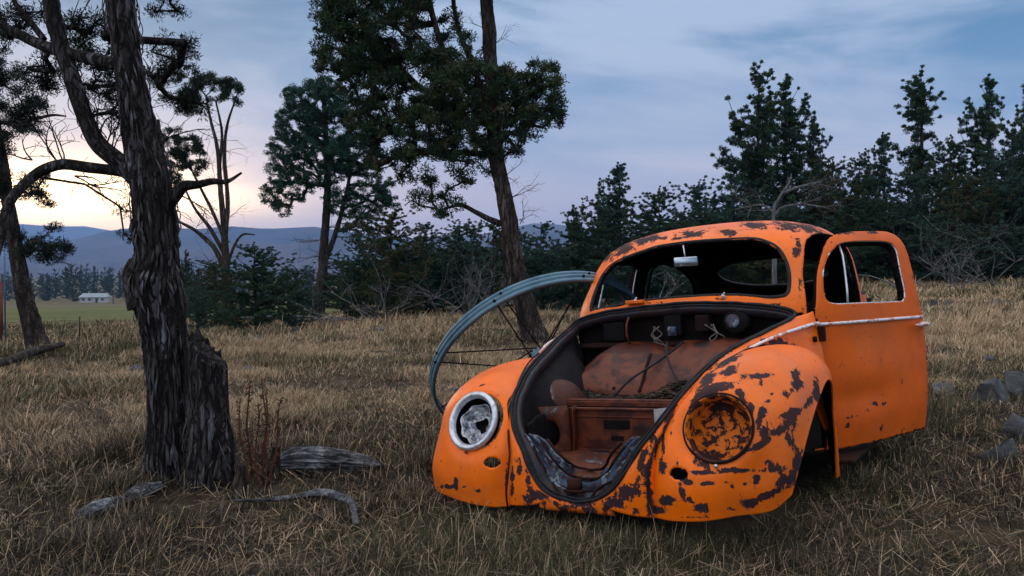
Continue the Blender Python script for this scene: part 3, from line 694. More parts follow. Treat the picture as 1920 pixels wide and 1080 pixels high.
def fender(s):
    G = surf(FEN if s > 0 else FENR, 220, 120).reshape(-1, 3); Fg = grid_faces(220, 120)
    # headlight opening
    if s > 0: c0 = un(1347, 803, HL_AX, np.array((.60, .54, .62)) @ HL_AX); rx, ry = .119, .119
    else:
        ax_ = HL_AX*[1, -1, 1]; c0 = un(889, 790, ax_, np.array((.60, -.54, .62)) @ ax_)*[1, -1, 1]; rx, ry = .121, .121
    ax = HL_AX; U = np.cross([0, 0, 1], ax); U /= np.linalg.norm(U); Wv = np.cross(ax, U)
    def rel(P): d = P-c0; return np.stack([d @ U, d @ Wv, d @ ax], 1)
    L = rel(G); rr = np.hypot(L[:, 0], L[:, 1])
    # skin swells into a raised collar round the lamp
    frontside = L[:, 2] > -.2
    k = np.exp(-np.clip((rr-rx)/.045, 0, 9)**2)*frontside
    G = G+(ax[None]*(-L[:, 2]*k*.92)[:, None])
    L = rel(G); q = np.linspace(0, 2*np.pi, 64, endpoint=False); circ = np.stack([np.cos(q)*rx, np.sin(q)*ry], 1)
    L2, F2 = region(L, Fg, [0, 1], circ, lambda P: P[:, 2] > -.15)
    G = c0+L2[:, :1]*U+L2[:, 1:2]*Wv+L2[:, 2:]*ax
    # horn grille hole
    hp = (1271, 889) if s > 0 else (922, 868)
    h0 = None
    G[:, 1] *= s
    if s < 0: G = nose_right(G)
    px = car_px(G); dd = np.hypot((px[:, 0]-hp[0]), (px[:, 1]-hp[1])); fr = G[:, 0] > .4; i = np.argmin(np.where(fr, dd, 1e9)); h0 = G[i]
    Hq = np.stack([h0[1]+.036*np.cos(q), h0[2]+.021*np.sin(q)], 1)
    G, F2 = region(G, F2, [1, 2], Hq, lambda P: P[:, 0] > .3)
    G, F2, _ = compact(G, F2)
    if s < 0: F2 = F2[:, ::-1]
    o = mesh('front_fender', G, F2, None, car, mats=[M['paint_heavy'] if s > 0 else M['paint'], M['lining']], attrs={'wear': wear_of(G, FENB, 0.0 if s > 0 else -.1)})
    solidify(o, .008, -1, 1)
    mir = lambda P: np.asarray(P)*[1, s, 1]
    axm = mir(ax); cm = mir(c0)
    # dark tray behind the grille hole
    # lamp bucket
    q = np.linspace(0, 2*np.pi, 48, endpoint=False)
    def rings(prof, name, mat, parent, jit=0, close=True):
        Vv = []
        for h, r in prof:
            for a in q: Vv.append(c0+ax*h+(U*math.cos(a)+Wv*math.sin(a))*r)
        Vv = np.array(Vv)
        if jit: Vv += jit*np.array([mnoise.noise_vector(Vector(p)*22) for p in Vv])
        rel_ = (Vv-c0) @ Wv/rx
        wr = .24+.42*np.clip(-rel_-.35, 0, 1)*1.5+.30*np.clip(rel_-.45, 0, 1)
        return mesh(name, mir(Vv), grid_faces(len(prof), 48, True)[:, ::(1 if s > 0 else -1)], mat, parent, attrs={'wear': wr})
    if s > 0:
        rings([(.004, rx+.006), (.012, rx+.001), (.006, rx-.004), (-.05, rx-.008), (-.085, rx-.012), (-.105, rx-.032), (-.118, rx*.66), (-.126, rx*.42), (-.130, rx*.2), (-.132, .001)], 'headlight_bucket', M['bucket'], o)
        b_ = MB(); 
        b_.tube([cm-axm*.0+mir(Wv)*(-rx-.012)+axm*.0, cm+mir(Wv)*(-rx-.018)+axm*.012], .007, 8); b_.build('clip_screw', M['chrome'], o)
        b_ = MB(); P_ = [c0+ax*.006+(U*math.cos(a)*1.03+Wv*math.sin(a)*1.03)*rx for a in np.linspace(0, 2*math.pi, 60)]; b_.tube(mir(P_), .006, 8, False); b_.build('headlight_flange', M['rust_dark'], o)
    else:
        rings([(.0, rx+.004), (.012, rx+.006), (.022, rx-.002), (.020, rx-.014), (.008, rx-.020), (.0, rx-.023)], 'headlight_rim', M['chrome'], o)
        rings([(-.005, rx-.018), (-.05, rx-.024), (-.075, rx-.045), (-.085, .03), (-.087, .0)], 'headlight_bucket', M['black'], o)
        # crushed reflector bowl, off-centre with a torn hole
        cc = c0-U*.0-Wv*.006-ax*.026; Vv = []
        for h, r in ((.018, .082), (.010, .078), (-.014, .060), (-.026, .044), (-.032, .035), (-.026, .031)):
            for j, a in enumerate(q):
                rj = r*(1+(.05 if r > .06 else .20)*math.sin(3*a+1)+.06*math.sin(7*a)); Vv.append(cc-U*.006+ax*h+(U*math.cos(a)+Wv*math.sin(a))*rj)
        Vv = np.array(Vv); Vv += .0045*np.array([mnoise.noise_vector(Vector(p)*30) for p in Vv])
        rr_ = mesh('reflector', mir(Vv), grid_faces(6, 48, True), M['reflector'], o); solidify(rr_, .002, 0)
        b_ = MB(); b_.tube([cm+axm*.012-mir(Wv)*(rx+.010), cm+axm*.016-mir(Wv)*(rx+.016)], .006, 8); b_.build('rim_screw', M['rust'], o)
    return o
M['bucket'] = paint_mat('rusty_painted_bucket', (.80, .19, .004), .66, .3, .6)
fl = fender(1); fl['label'] = 'fender with large dark rust patches and an empty headlight hole'
fr_ = fender(-1); fr_['label'] = 'clean orange fender with a chrome headlight rim'

# -- rear fenders, running boards, floor, rear bumper valance
for s in (1, -1):
    rows = []
    for x, zt, w in ((-1.55, .52, .03), (-1.72, .72, .10), (-1.95, .86, .15), (-2.25, .90, .16), (-2.55, .82, .15), (-2.80, .66, .12), (-2.95, .45, .08), (-2.98, .33, .05)):
        yb = side_y(x, min(zt, .9)) if x > -2.9 else .35
        rows.append([(x, yb-.04, zt), (x+.0, yb+w*.35, zt-.0), (x, yb+w*.8, zt-.07), (x, yb+w, zt-.18), (x, yb+w*.95, max(zt-.32, .28))])
    G = surf(rows, 60, 24).reshape(-1, 3); G[:, 1] *= s
    o = mesh('rear_fender', G, grid_faces(60, 24), None, car, mats=[M['paint'], M['lining']], attrs={'wear': np.full(len(G), .12)}); solidify(o, .01, -1, 1)
    b = MB(); b.box((-1.05, s*.70, .30), (1.05, .13, .02)); b.build('running_board', M['rust_dark'], car, False, .006)
panel('cabin_floor', [[(-.50, y, .33), (-1.2, y, .33), (-2.2, y, .34)] for y in np.linspace(-.62, .62, 5)], 12, 20, M['lining'])
panel('rear_bulkhead', [[(-2.3, y, .34), (-2.2, y, .7), (-2.35, y, 1.0)] for y in np.linspace(-.55, .55, 5)], 12, 12, M['lining'])
b = MB(); b.box((-.72, 0, .80), (.02, 1.14, .30)); b.build('dashboard', M['lining'], car, False, .01)

b = MB(); b.tube([(-.05, -.50, .25), (-.05, .50, .25)], .045, 12); b.tube([(-.05, -.48, .36), (-.05, .48, .36)], .04, 12); b.build('axle_beam', M['black'], car)
# -- mirror, wiper spindles, bracket at the windshield corner
mp = un(1286, 491, (1, 0, 0), -.70)
b = MB(); Mx = Matrix.Rotation(math.radians(26), 3, 'Z')
b.box(mp, (.012, .122, .052), Mx); m_ = b.build('rear_view_mirror', M['glassy'], car, True, .0058)
b = MB(); tp = un(1281, 460, (1, 0, 0), -.72); b.tube([tuple(mp+[-.005, 0, .0]), tuple(mp*.5+tp*.5), tuple(tp)], .004, 6); b.build('mirror_stem', M['chrome'], m_)
for px_, py_ in ((1358, 557), (1194, 566)):
    q0 = on_front(px_, py_); b = MB(); b.tube([q0-[.0, 0, .01], q0+[.02, 0, .012]], [.011, .007], 10); b.tube([q0+[.015, 0, .01], q0+[.022, .01, .022]], .004, 6); b.build('wiper_spindle', M['chrome'], car)
q0 = on_front(1194, 566); b = MB(); b.box(q0+[.02, 0, .0], (.035, .095, .018)); b.build('cowl_bracket', M['paint'], car, False, .004)
# hinge post inside the door gap
b = MB(); b.tube([(-.556, .635, .36), (-.556, .632, .95)], .012, 8); b.box((-.545, .66, .88), (.03, .03, .07)); b.box((-.545, .668, .50), (.03, .03, .07)); b.build('door_hinge', M['rust_dark'], car, False, .003)

# ------------------------------------------------------------------ terrain
def sstep(a, b, x):
    t = np.clip((x-a)/(b-a), 0, 1); return t*t*(3-2*t)
def terrain(x, y):
    x = np.asarray(x, float); y = np.asarray(y, float)
    d = np.hypot(x, y)+1e-6; az = np.arctan2(x, y); 
    back = sstep(1.2, 2.2, np.abs(az))
    wl = 1-sstep(-.26, -.09, az); wr = sstep(.12, .40, az)
    zl = -.033*np.clip(d-11, 0, 320)-.006*np.clip(d-331, 0, 500)
    zc = -.004*np.clip(d-16, 0, 60)-.02*np.clip(d-60, 0, 500)
    zr = .043*np.clip(d-8, 0, 20)-.02*np.clip(d-55, 0, 500)
    z = (zl*wl+zr*wr+zc*(1-wl-wr))*(1-back)
    z = z+.035*np.sin(x*1.3+.7)*np.sin(y*1.1+.3)*sstep(2, 6, d)+.05*np.sin(x*.45+2)*np.cos(y*.38)*sstep(4, 10, d)
    z = z+.045*np.exp(-((x+1.55)**2+(y-3.95)**2)/.25)
    return z
def ray_dir(px, py):
    dx = (px-960)/F_PX; dz = -(py-540)/F_PX
    return np.array([dx, math.cos(PITCH)+dz*math.sin(PITCH), dz*math.cos(PITCH)-math.sin(PITCH)])
def at(px, py, D):
    r = ray_dir(px, py); r = r/r[1]; return np.array([r[0]*D, D, CAM_H+r[2]*D])
def on_ground(px, py):
    r = ray_dir(px, py); r = r/r[1]; t = 1.2
    while t < 2500:
        if CAM_H+r[2]*t <= terrain(r[0]*t, t): break
        t *= 1.004
    return np.array([r[0]*t, t, float(terrain(r[0]*t, t))])

def ground_mat():
    m, t, p, co = new_mat('dry_meadow_soil')
    a = t.noise(co, .35, 6, .6); b = t.noise(co, 3.0, 6, .65); c = t.noise(co, 40, 4, .7)
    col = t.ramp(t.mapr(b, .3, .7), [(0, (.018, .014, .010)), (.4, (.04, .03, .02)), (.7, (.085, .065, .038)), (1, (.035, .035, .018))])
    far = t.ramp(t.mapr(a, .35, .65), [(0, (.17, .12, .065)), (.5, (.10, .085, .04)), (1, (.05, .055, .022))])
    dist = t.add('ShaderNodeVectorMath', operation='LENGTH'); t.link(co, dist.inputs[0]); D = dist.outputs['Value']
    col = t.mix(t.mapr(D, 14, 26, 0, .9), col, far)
    sp = t.add('ShaderNodeSeparateXYZ'); t.link(co, sp.inputs[0])
    wob = t.math('MULTIPLY', t.math('SUBTRACT', a, .5), 16)
    Y = t.math('ADD', sp.outputs[1], wob)
    green = t.math('MULTIPLY', t.mapr(Y, 26, 34), t.math('MULTIPLY', t.mapr(Y, 150, 200, 1, 0), t.mapr(sp.outputs[0], 0, -8)))
    field = t.ramp(t.mapr(t.noise(t.mapping(co, (.25, 1, 1)), .12, 5, .6), .3, .7), [(0, (.05, .065, .022)), (.6, (.085, .10, .032)), (1, (.17, .14, .06))])
    col = t.mix(green, col, field)
    t.link(col, p.inputs['Base Color']); p.inputs['Roughness'].default_value = .95; p.inputs['Specular IOR Level'].default_value = .1
    bump(t, p, t.math('ADD', b, t.math('MULTIPLY', c, .5)), .9, .03)
    return m
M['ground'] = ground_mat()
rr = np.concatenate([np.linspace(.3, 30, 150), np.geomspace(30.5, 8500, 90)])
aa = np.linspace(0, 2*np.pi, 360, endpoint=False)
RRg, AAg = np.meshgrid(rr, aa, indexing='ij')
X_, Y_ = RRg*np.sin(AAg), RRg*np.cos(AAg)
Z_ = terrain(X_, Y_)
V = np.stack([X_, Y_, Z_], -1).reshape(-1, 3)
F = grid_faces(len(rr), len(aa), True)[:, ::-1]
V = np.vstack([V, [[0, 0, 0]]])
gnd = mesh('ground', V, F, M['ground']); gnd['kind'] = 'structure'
me = gnd.data

# ------------------------------------------------------------------ mountains
def ridge(name, prof, D0, D1, zf, mat, seed, rough=1.0):
    nx, ny = 420, 60
    px = np.linspace(-2600, 5600, nx); P = np.array(prof, float)
    hy = np.interp(px, P[:, 0], P[:, 1]); V = []
    for j in range(ny+14):
        f = j/(ny-1)
        D = D0+(D1-D0)*f
        for i in range(nx):
            x = (px[i]-960)/F_PX*D
            ztop = CAM_H+(510-hy[i])/F_PX*D1
            if f <= 1: s = f**1.25
            else: s = 1-(f-1)*1.2
            q = Vector((x*.0011*rough, D*.0011*rough, seed))
            n = mnoise.fractal(q, .9, 2.1, 6); g = abs(mnoise.noise(Vector((x*.0026, D*.0009, seed+3))))
            amp = (ztop-zf)*.32*math.sin(min(f, 1)*math.pi)**.7
            z = zf+(ztop-zf)*s+amp*(n*1.0-g*1.0)+(ztop-zf)*.03*mnoise.noise(Vector((x*.004, seed, 1)))*min(f*2, 1)
            V.append((x, D, z))
    o = mesh(name, np.array(V), grid_faces(ny+14, nx), mat); o['kind'] = 'structure'; return o
def hill_mat(name, cols, sc):
    m, t, p, co = new_mat(name)
    n = t.noise(co, sc, 8, .62, .3); n2 = t.noise(t.mapping(co, (1, 1, 3)), sc*4, 6, .6)
    f = t.math('ADD', t.math('MULTIPLY', n, .7), t.math('MULTIPLY', n2, .3))
    k = len(cols); c = t.ramp(t.mapr(f, .36, .64), [(i/(k-1), cols[i]) for i in range(k)])
    t.link(c, p.inputs['Base Color']); p.inputs['Roughness'].default_value = 1; p.inputs['Specular IOR Level'].default_value = 0
    return m
hm = hill_mat('sagebrush_slope', [(.020, .028, .032), (.05, .045, .045), (.10, .075, .065), (.06, .05, .045)], .0012)
ridge('mountain_ridge', [(-500, 520), (0, 478), (60, 462), (100, 453), (148, 447), (201, 433), (252, 427), (330, 427), (372, 430), (430, 426), (500, 428), (590, 424), (660, 436), (760, 448), (900, 440), (960, 428), (1000, 419), (1050, 420), (1150, 440), (1400, 462), (2500, 470), (4000, 450), (5600, 480)], 1700, 4200, -22, hm, 2.3)
ridge('far_mountain_ridge', [(-500, 432), (-100, 426), (28, 421), (79, 422), (126, 425), (157, 423.5), (192, 431), (260, 440), (600, 450), (2500, 470)], 5200, 7600, -40, hm, 7.9, .7)

# ------------------------------------------------------------------ plant materials
def leaf_mat(name, trans=.25):
    m, t, p, co = new_mat(name)
    a = t.add('ShaderNodeAttribute'); a.attribute_name = 'col'
    t.link(a.outputs['Color'], p.inputs['Base Color']); p.inputs['Roughness'].default_value = .75; p.inputs['Specular IOR Level'].default_value = .2
    return m
M['leaf'] = leaf_mat('juniper_foliage'); M['grassblade'] = leaf_mat('dry_grass')
def bark_mat(name, cols, sc=1.0, bs=1.0, crack=0.0):
    m, t, p, co = new_mat(name)
    v = t.mapping(co, (1, 1, .11)); n = t.noise(v, 34*sc, 6, .62, .5); n2 = t.noise(t.mapping(co, (1, 1, .3)), 9*sc, 5, .6, .4)
    f = t.math('ADD', t.math('MULTIPLY', n, .62), t.math('MULTIPLY', n2, .38))
    if crack:
        vo = t.add('ShaderNodeTexVoronoi', feature='DISTANCE_TO_EDGE'); ds = t.add('ShaderNodeVectorMath', operation='ADD')
        nz = t.add('ShaderNodeTexNoise'); nz.inputs['Scale'].default_value = 14; t.link(co, nz.inputs['Vector'])
        mu = t.add('ShaderNodeVectorMath', operation='SCALE'); t.link(nz.outputs['Color'], mu.inputs[0]); mu.inputs['Scale'].default_value = .075
        t.link(co, ds.inputs[0]); t.link(mu.outputs[0], ds.inputs[1]); t.link(t.mapping(ds.outputs[0], (1, 1, .16)), vo.inputs['Vector']); vo.inputs['Scale'].default_value = crack
        ck = t.mapr(vo.outputs['Distance'], .0, .16); f = t.math('MULTIPLY', f, t.math('MULTIPLY_ADD', ck, .32, .70))
    k = len(cols); c = t.ramp(t.mapr(f, .34, .66), [(i/(k-1), cols[i]) for i in range(k)])
    t.link(c, p.inputs['Base Color']); p.inputs['Roughness'].default_value = .92; p.inputs['Specular IOR Level'].default_value = .25
    bump(t, p, f, 1.0, .022*bs)
    return m
M['bark_fg'] = bark_mat('stringy_grey_juniper_bark', [(.004, .004, .004), (.014, .012, .011), (.050, .046, .048), (.19, .20, .225)], 1.0, 1.5, 30)  # palest stop paints blue-grey highlights onto the ridges
M['bark'] = bark_mat('brown_grey_bark', [(.010, .008, .007), (.032, .024, .020), (.070, .054, .046), (.17, .155, .145)], .45, 2.5, 20)
M['bark_far'] = bark_mat('dark_bark', [(.010, .008, .007), (.03, .024, .02), (.06, .05, .045)], .2, 2)
M['deadwood'] = bark_mat('silver_dead_wood', [(.025, .024, .025), (.07, .07, .073), (.14, .14, .15), (.24, .25, .26)], .9)
def log_mat():
    m, t, p, co = new_mat('weathered_splitting_wood')
    n = t.noise(t.mapping(co, (.12, 1, 1)), 55, 6, .65, .6); n2 = t.noise(co, 9, 6, .65, .5); n3 = t.noise(co, 40, 4, .7)
    f = t.math('ADD', t.math('MULTIPLY', n, .5), t.math('MULTIPLY', n2, .5)); c = t.ramp(t.mapr(f, .38, .62), [(0, (.012, .012, .013)), (.35, (.05, .052, .056)), (.7, (.15, .16, .17)), (1, (.30, .32, .34))])
    c = t.mix(t.mapr(n3, .55, .65, 0, .5), c, (.05, .045, .04)); t.link(c, p.inputs['Base Color']); p.inputs['Roughness'].default_value = .95; p.inputs['Specular IOR Level'].default_value = .15
    bump(t, p, t.math('ADD', f, t.math('MULTIPLY', n3, .2)), 1.0, .03); return m
M['logwood'] = log_mat()
M['log'] = bark_mat('weathered_log', [(.03, .03, .032), (.10, .105, .11), (.24, .25, .26), (.38, .39, .40)], .8)

GREENS = [(.012, .030, .016), (.018, .042, .018), (.026, .052, .020), (.014, .034, .024), (.034, .052, .018)]
def leaves(centres, radii, n_per, L, Wd, cols=GREENS, up=.25, flat=.75, seed=1, jit=.5):
    """sprays of small scale-leaf blades round each clump centre -> V, F, col"""
    r = np.random.default_rng(seed); C = np.asarray(centres); N = len(C); K = n_per
    d = r.normal(size=(N, K, 3)); d /= np.linalg.norm(d, axis=2, keepdims=True)
    rad = (r.random((N, K, 1))**.55)*np.asarray(radii)[:, None, None]
    pos = C[:, None]+d*rad*np.array([1, 1, flat])
    o = d*1.0+r.normal(size=d.shape)*jit+np.array([0, 0, up]); o /= np.linalg.norm(o, axis=2, keepdims=True)
    s = np.cross(o, r.normal(size=o.shape)); s /= np.linalg.norm(s, axis=2, keepdims=True)+1e-9
    ln = L*(.6+.8*r.random((N, K, 1))); wd = Wd*(.6+.8*r.random((N, K, 1)))
    a = pos-o*ln*.5; b = pos+s*wd*.5; c = pos+o*ln*.5; e = pos-s*wd*.5
    V = np.stack([a, b, c, e], 2).reshape(-1, 3)
    F = np.arange(len(V)).reshape(-1, 4)
    ci = np.asarray(cols)[r.integers(0, len(cols), N)]; ci = ci[:, None]*(.7+.7*r.random((N, K, 1)))*(.75+.5*r.random((N, 1, 1)))
    col = np.repeat(ci.reshape(-1, 3), 4, 0)
    return V, F, col

def skeleton(trunk_nodes, centres, seed=0, r0=.006, kink=.25, mat=None, maxr=.05, sag=0.0):
    """joins every clump centre to the nearest wood already there; returns verts/faces of the limbs"""
    rs = np.random.default_rng(seed)
    T0 = np.asarray(trunk_nodes); nodes = [tuple(q) for q in T0]; par = [-1]*len(nodes)
    C = np.asarray(centres); dist = np.min(np.linalg.norm(C[:, None]-T0[None], axis=2), 1)
    for k in np.argsort(dist):
        c = C[k]; A = np.array(nodes); dd = np.linalg.norm(A-c, axis=1)
        low = np.maximum(A[:, 2]-c[2], 0)*.8
        trunkpen = np.where(np.arange(len(A)) < len(T0), 0, .0)
        i = int(np.argmin(dd+low+trunkpen)); a = A[i]; L = dd[i]
        m = max(1, int(L/.22)); prev = i
        for q in range(1, m+1):
            f = q/m; pt = a*(1-f)+c*f+np.array([0, 0, -sag*L*math.sin(f*math.pi)])+(rs.normal(size=3)*kink*L/m*.5 if q < m else 0)
            nodes.append(tuple(pt)); par.append(prev); prev = len(nodes)-1
    cnt = np.ones(len(nodes))
    for i in range(len(nodes)-1, len(T0)-1, -1):
        if par[i] >= 0: cnt[par[i]] += cnt[i]*(1 if par[i] >= len(T0) else 0)
    V, F = [], []
    for i in range(len(T0), len(nodes)):
        a, b_ = np.array(nodes[par[i]]), np.array(nodes[i]); ra = min(r0*math.sqrt(cnt[par[i]] if par[i] >= len(T0) else cnt[i]+1), maxr); rb = min(r0*math.sqrt(cnt[i]), maxr)
        if np.linalg.norm(b_-a) < 1e-5: continue
        v, f = tube_vf([a, b_], [ra, rb], 5, False); n = len(V); V += list(v); F += [tuple(x+n for x in q) for q in f]
    return V, F

def wood(paths, k=10, seg=26, disp=.0, seed=0):
    """tapered limbs; path rows (x,y,z,radius)"""
    b = MB()
    for P in paths:
        P = np.asarray(P, float); S = catmull(P, max(seg, 3*len(P))); 
        v, f = tube_vf(S[:, :3], np.maximum(S[:, 3], .0015), k, True)
        if disp:
            ctr = np.repeat(S[:, :3], k, 0); rad = np.repeat(S[:, 3], k)
            th = np.tile(np.linspace(0, 2*np.pi, k, endpoint=False), len(S)); ln = np.repeat(np.concatenate([[0], np.cumsum(np.linalg.norm(np.diff(S[:, :3], axis=0), axis=1))]), k)
            nn = np.array([mnoise.noise(Vector((math.cos(t_)*1.6+seed, math.sin(t_)*1.6, l_*3.0)))*.8+mnoise.noise(Vector((math.cos(t_)*6, math.sin(t_)*6+seed, l_*4.5)))*.5-abs(mnoise.noise(Vector((math.cos(t_)*11, math.sin(t_)*11, l_*4.2+seed))))*.9-abs(mnoise.noise(Vector((math.cos(t_)*24, math.sin(t_)*24, l_*9+seed))))*.45+.35 for t_, l_ in zip(th, ln)])
            v = ctr+(v-ctr)*(1+disp*nn)[:, None]
        b.add(v, f)
    return b

def pxpath(rows, D, dD=0, ws=1.0):
    """rows (px, py, width px[, extra depth]) -> world x,y,z,radius"""
    out = []
    for r in rows:
        d = D+(r[3] if len(r) > 3 else 0); q = at(r[0], r[1], d); out.append((*q, r[2]*ws*.5/F_PX*d))
    return out
def pxblobs(blobs, D, dens, seed, depth=.8, rmin=.1, rmax=.2):
    """px blobs -> random clump centres and radii; dens = clumps per square metre of picture area"""
    r = np.random.default_rng(seed); C, R = [], []
    for b in blobs:
        x, y, rx, ry = b[:4]; dd = b[4] if len(b) > 4 else 0; k = b[5] if len(b) > 5 else 1
        s = D/F_PX; n = max(2, int(dens*k*math.pi*rx*ry*s*s))
        for _ in range(n):
            a = r.random()*2*math.pi; q = r.random()**.5
            dep = r.normal()*.45*depth*max(.25, min(1, (rx+ry)*s*.5))
            C.append(at(x+rx*q*math.cos(a), y+ry*q*math.sin(a), D+dd+dep)); R.append(r.uniform(rmin, rmax))
    return np.array(C), np.array(R)

def tree_thing(name, base, label, cat='tree', group=None):
    return empty(name, tuple(base), label, cat, group)
def part_at(root, name, V, F, mat, attrs=None, smooth=True):
    V = np.asarray(V, float)-np.array(root.location)
    return mesh(name, V, F, mat, root, smooth, attrs)
def crown_on(root, C, R, n_per, L, Wd, trunk, seed, cols=GREENS, r0=.006, barkm='bark', kink=.25, **kw):
    V, F, col = leaves(C, R, n_per, L, Wd, cols, seed=seed, **kw)
    part_at(root, 'crown', V, F, M['leaf'], {'col': col}, False)
    V, F = skeleton(trunk, C, seed, r0, kink)
    part_at(root, 'branches', V, F, M[barkm])
def nodes_of(*paths):
    return np.vstack([catmull(np.asarray(P)[:, :3], 40) for P in paths])
def twigs(starts, n, L, r, seed, spread=.9, up=.2, depth=2):
    """bare recursive twigs"""
    rs = random.Random(seed); b = MB()
    def grow(p, d, L, r, lv):
        P = [p]; q = p
        for i in range(4):
            d = (d+Vector((rs.gauss(0, .22), rs.gauss(0, .22), rs.gauss(.02, .18)))).normalized(); q = q+d*L/4; P.append(q)
        b.tube([tuple(x) for x in P], np.linspace(r, max(r*.35, .0012), 5), 5 if r > .004 else 3, False)
        if lv > 0:
            for _ in range(rs.randint(2, 4)):
                k = rs.randint(1, 4); dd = (d+Vector((rs.gauss(0, spread), rs.gauss(0, spread), rs.gauss(up, spread*.7)))).normalized()
                grow(P[k], dd, L*rs.uniform(.4, .7), r*.5, lv-1)
    for s in starts:
        for _ in range(n):
            if len(s) > 3: d = Vector(s[3:6])+Vector((rs.gauss(0, .35), rs.gauss(0, .35), rs.gauss(0, .3)))
            else: d = Vector((rs.gauss(0, 1), rs.gauss(0, 1), rs.gauss(up, .6)))
            grow(Vector(s[:3]), d.normalized(), L*rs.uniform(.6, 1.2), r, depth)
    return b

# ------------------------------------------------------------------ foreground juniper
D0 = 3.85
fg = tree_thing('juniper_tree', on_ground(335, 945), 'old gnarled juniper with shaggy grey bark and forked trunk in the left foreground')
trunkp = pxpath([(338, 1010, 130), (332, 945, 104), (318, 867, 92), (318, 778, 86), (312, 668, 82), (303, 600, 90), (290, 530, 104), (294, 482, 82), (290, 417, 86), (280, 330, 82), (262, 240, 66), (248, 160, 58), (237, 93, 55), (226, 0, 56), (215, -120, 50), (200, -300, 40)], D0, 0, .86)
limb = pxpath([(285, 360, 40), (256, 335, 42), (228, 306, 38), (185, 270, 36), (158, 215, 34), (137, 153, 34), (112, 79, 33), (95, 0, 32), (82, -90, 28), (60, -200, 20)], D0, 0, .86)
bare = pxpath([(262, 330, 24), (238, 322, 23), (200, 318, 20), (160, 313, 20), (120, 308, 20), (88, 316, 20), (60, 333, 19), (30, 362, 18, -.1), (12, 395, 17, -.15), (2, 440, 16, -.2), (-8, 480, 14, -.25)], D0)
lb2 = pxpath([(215, 120, 24), (185, 114, 24), (139, 102, 22), (83, 86, 20), (37, 65, 18), (0, 46, 16), (-60, 10, 12)], D0, 0)
lb3 = pxpath([(83, 75, 12), (60, 45, 11), (35, 15, 9), (15, -20, 7)], D0)
rb = pxpath([(300, 392, 34), (322, 372, 28), (343, 350, 22), (370, 346, 15), (398, 340, 12), (426, 340, 8), (453, 324, 4)], D0)
st = pxpath([(299, 300, 12), (298, 262, 11), (297, 224, 5)], D0)
tb = wood([trunkp], 200, 460, .20, 3)
o = part_at(fg, 'trunk', tb.V, tb.F, M['bark_fg'])
for P_ in (limb, bare, lb2, rb): 
    w_ = wood([P_], 36, 90, .12, 5); part_at(fg, 'limb', w_.V, w_.F, M['bark_fg'])
w_ = wood([lb3], 16, 40, .12, 5); part_at(fg, 'limb', w_.V, w_.F, M['bark_fg'])
w_ = wood([st], 12, 30, .1, 5); part_at(fg, 'broken_stub', w_.V, w_.F, M['bark_fg'])
# knot and lobe at the left of the trunk
w_ = wood([pxpath([(268, 575, 50), (256, 535, 42), (249, 505, 30), (247, 484, 8)], D0-.02)], 36, 50, .25, 9); part_at(fg, 'burl', w_.V, w_.F, M['bark_fg'])

# peeling bark strips standing off the trunk
def strips(path, n, seed, wmax=.016, lmax=.30):
    rs = random.Random(seed); S = catmull(np.asarray(path), 200); V, F = [], []
    for _ in range(n):
        i = rs.randint(5, 175); L = rs.uniform(.2, 1)*lmax; th = rs.uniform(0, 2*math.pi); w = rs.uniform(.3, 1)*wmax; m = 6; bow = rs.uniform(.0, .016); drift = rs.gauss(0, .09)
        j = i; ds = np.linalg.norm(S[i+1, :3]-S[i, :3]); step = max(1, int(L/m/max(ds, 1e-4)))
        b0 = len(V)
        for q in range(m+1):
            k = min(i+q*step, 199); c = S[k, :3]; r = S[k, 3]*(1.02+.03*math.sin(q))+bow*math.sin(q/m*math.pi)+.004; t_ = th+drift*q/m
            d = np.array([math.cos(t_), math.sin(t_), 0]); tt = np.array([-math.sin(t_), math.cos(t_), 0]); ww = w*math.sin((q+.6)/(m+1.2)*math.pi)
            V += [c+d*r-tt*ww*.5, c+d*(r+.004), c+d*r+tt*ww*.5]
        for q in range(m):
            for e in (0, 1): F.append((b0+q*3+e, b0+q*3+e+1, b0+(q+1)*3+e+1, b0+(q+1)*3+e))
    return V, F
M['bark_strip'] = bark_mat('peeling_grey_bark', [(.012, .010, .010), (.032, .028, .027), (.075, .075, .08), (.17, .18, .20)], 1.2, .4)
V, F = strips(trunkp, 420, 4, .015, .13); part_at(fg, 'bark_strips', V, F, M['bark_strip'])
V, F = strips(limb, 120, 6, .008, .10); part_at(fg, 'bark_strips', V, F, M['bark_strip'])
fgb = [(190, 70, 45, 45), (175, 130, 50, 48), (215, 185, 18, 50), (325, 92, 45, 32, .3), (358, 84, 24, 14, .3), (335, 165, 52, 40, .4), (365, 190, 30, 25, .4), (318, 12, 40, 16, .2), (20, 30, 34, 44), (72, 132, 38, 36), (100, 150, 20, 30), (225, 230, 12, 36), (236, 385, 16, 22, .5, .6), (246, 440, 18, 24, .5, .7), (60, 20, 25, 25), (140, 60, 36, 30), (295, 130, 24, 36, .4), (30, -60, 90, 40), (180, -60, 110, 50), (330, -50, 60, 30)]
C, R = pxblobs(fgb, D0+.15, 620, 5, .5, .035, .075)
DG = [(.007, .014, .009), (.010, .020, .010), (.014, .024, .012), (.008, .016, .012)]
crown_on(fg, C, R, 90, .024, .0042, nodes_of(trunkp, limb, bare, lb2, lb3, rb), 11, DG, r0=.0024, barkm='bark_fg')
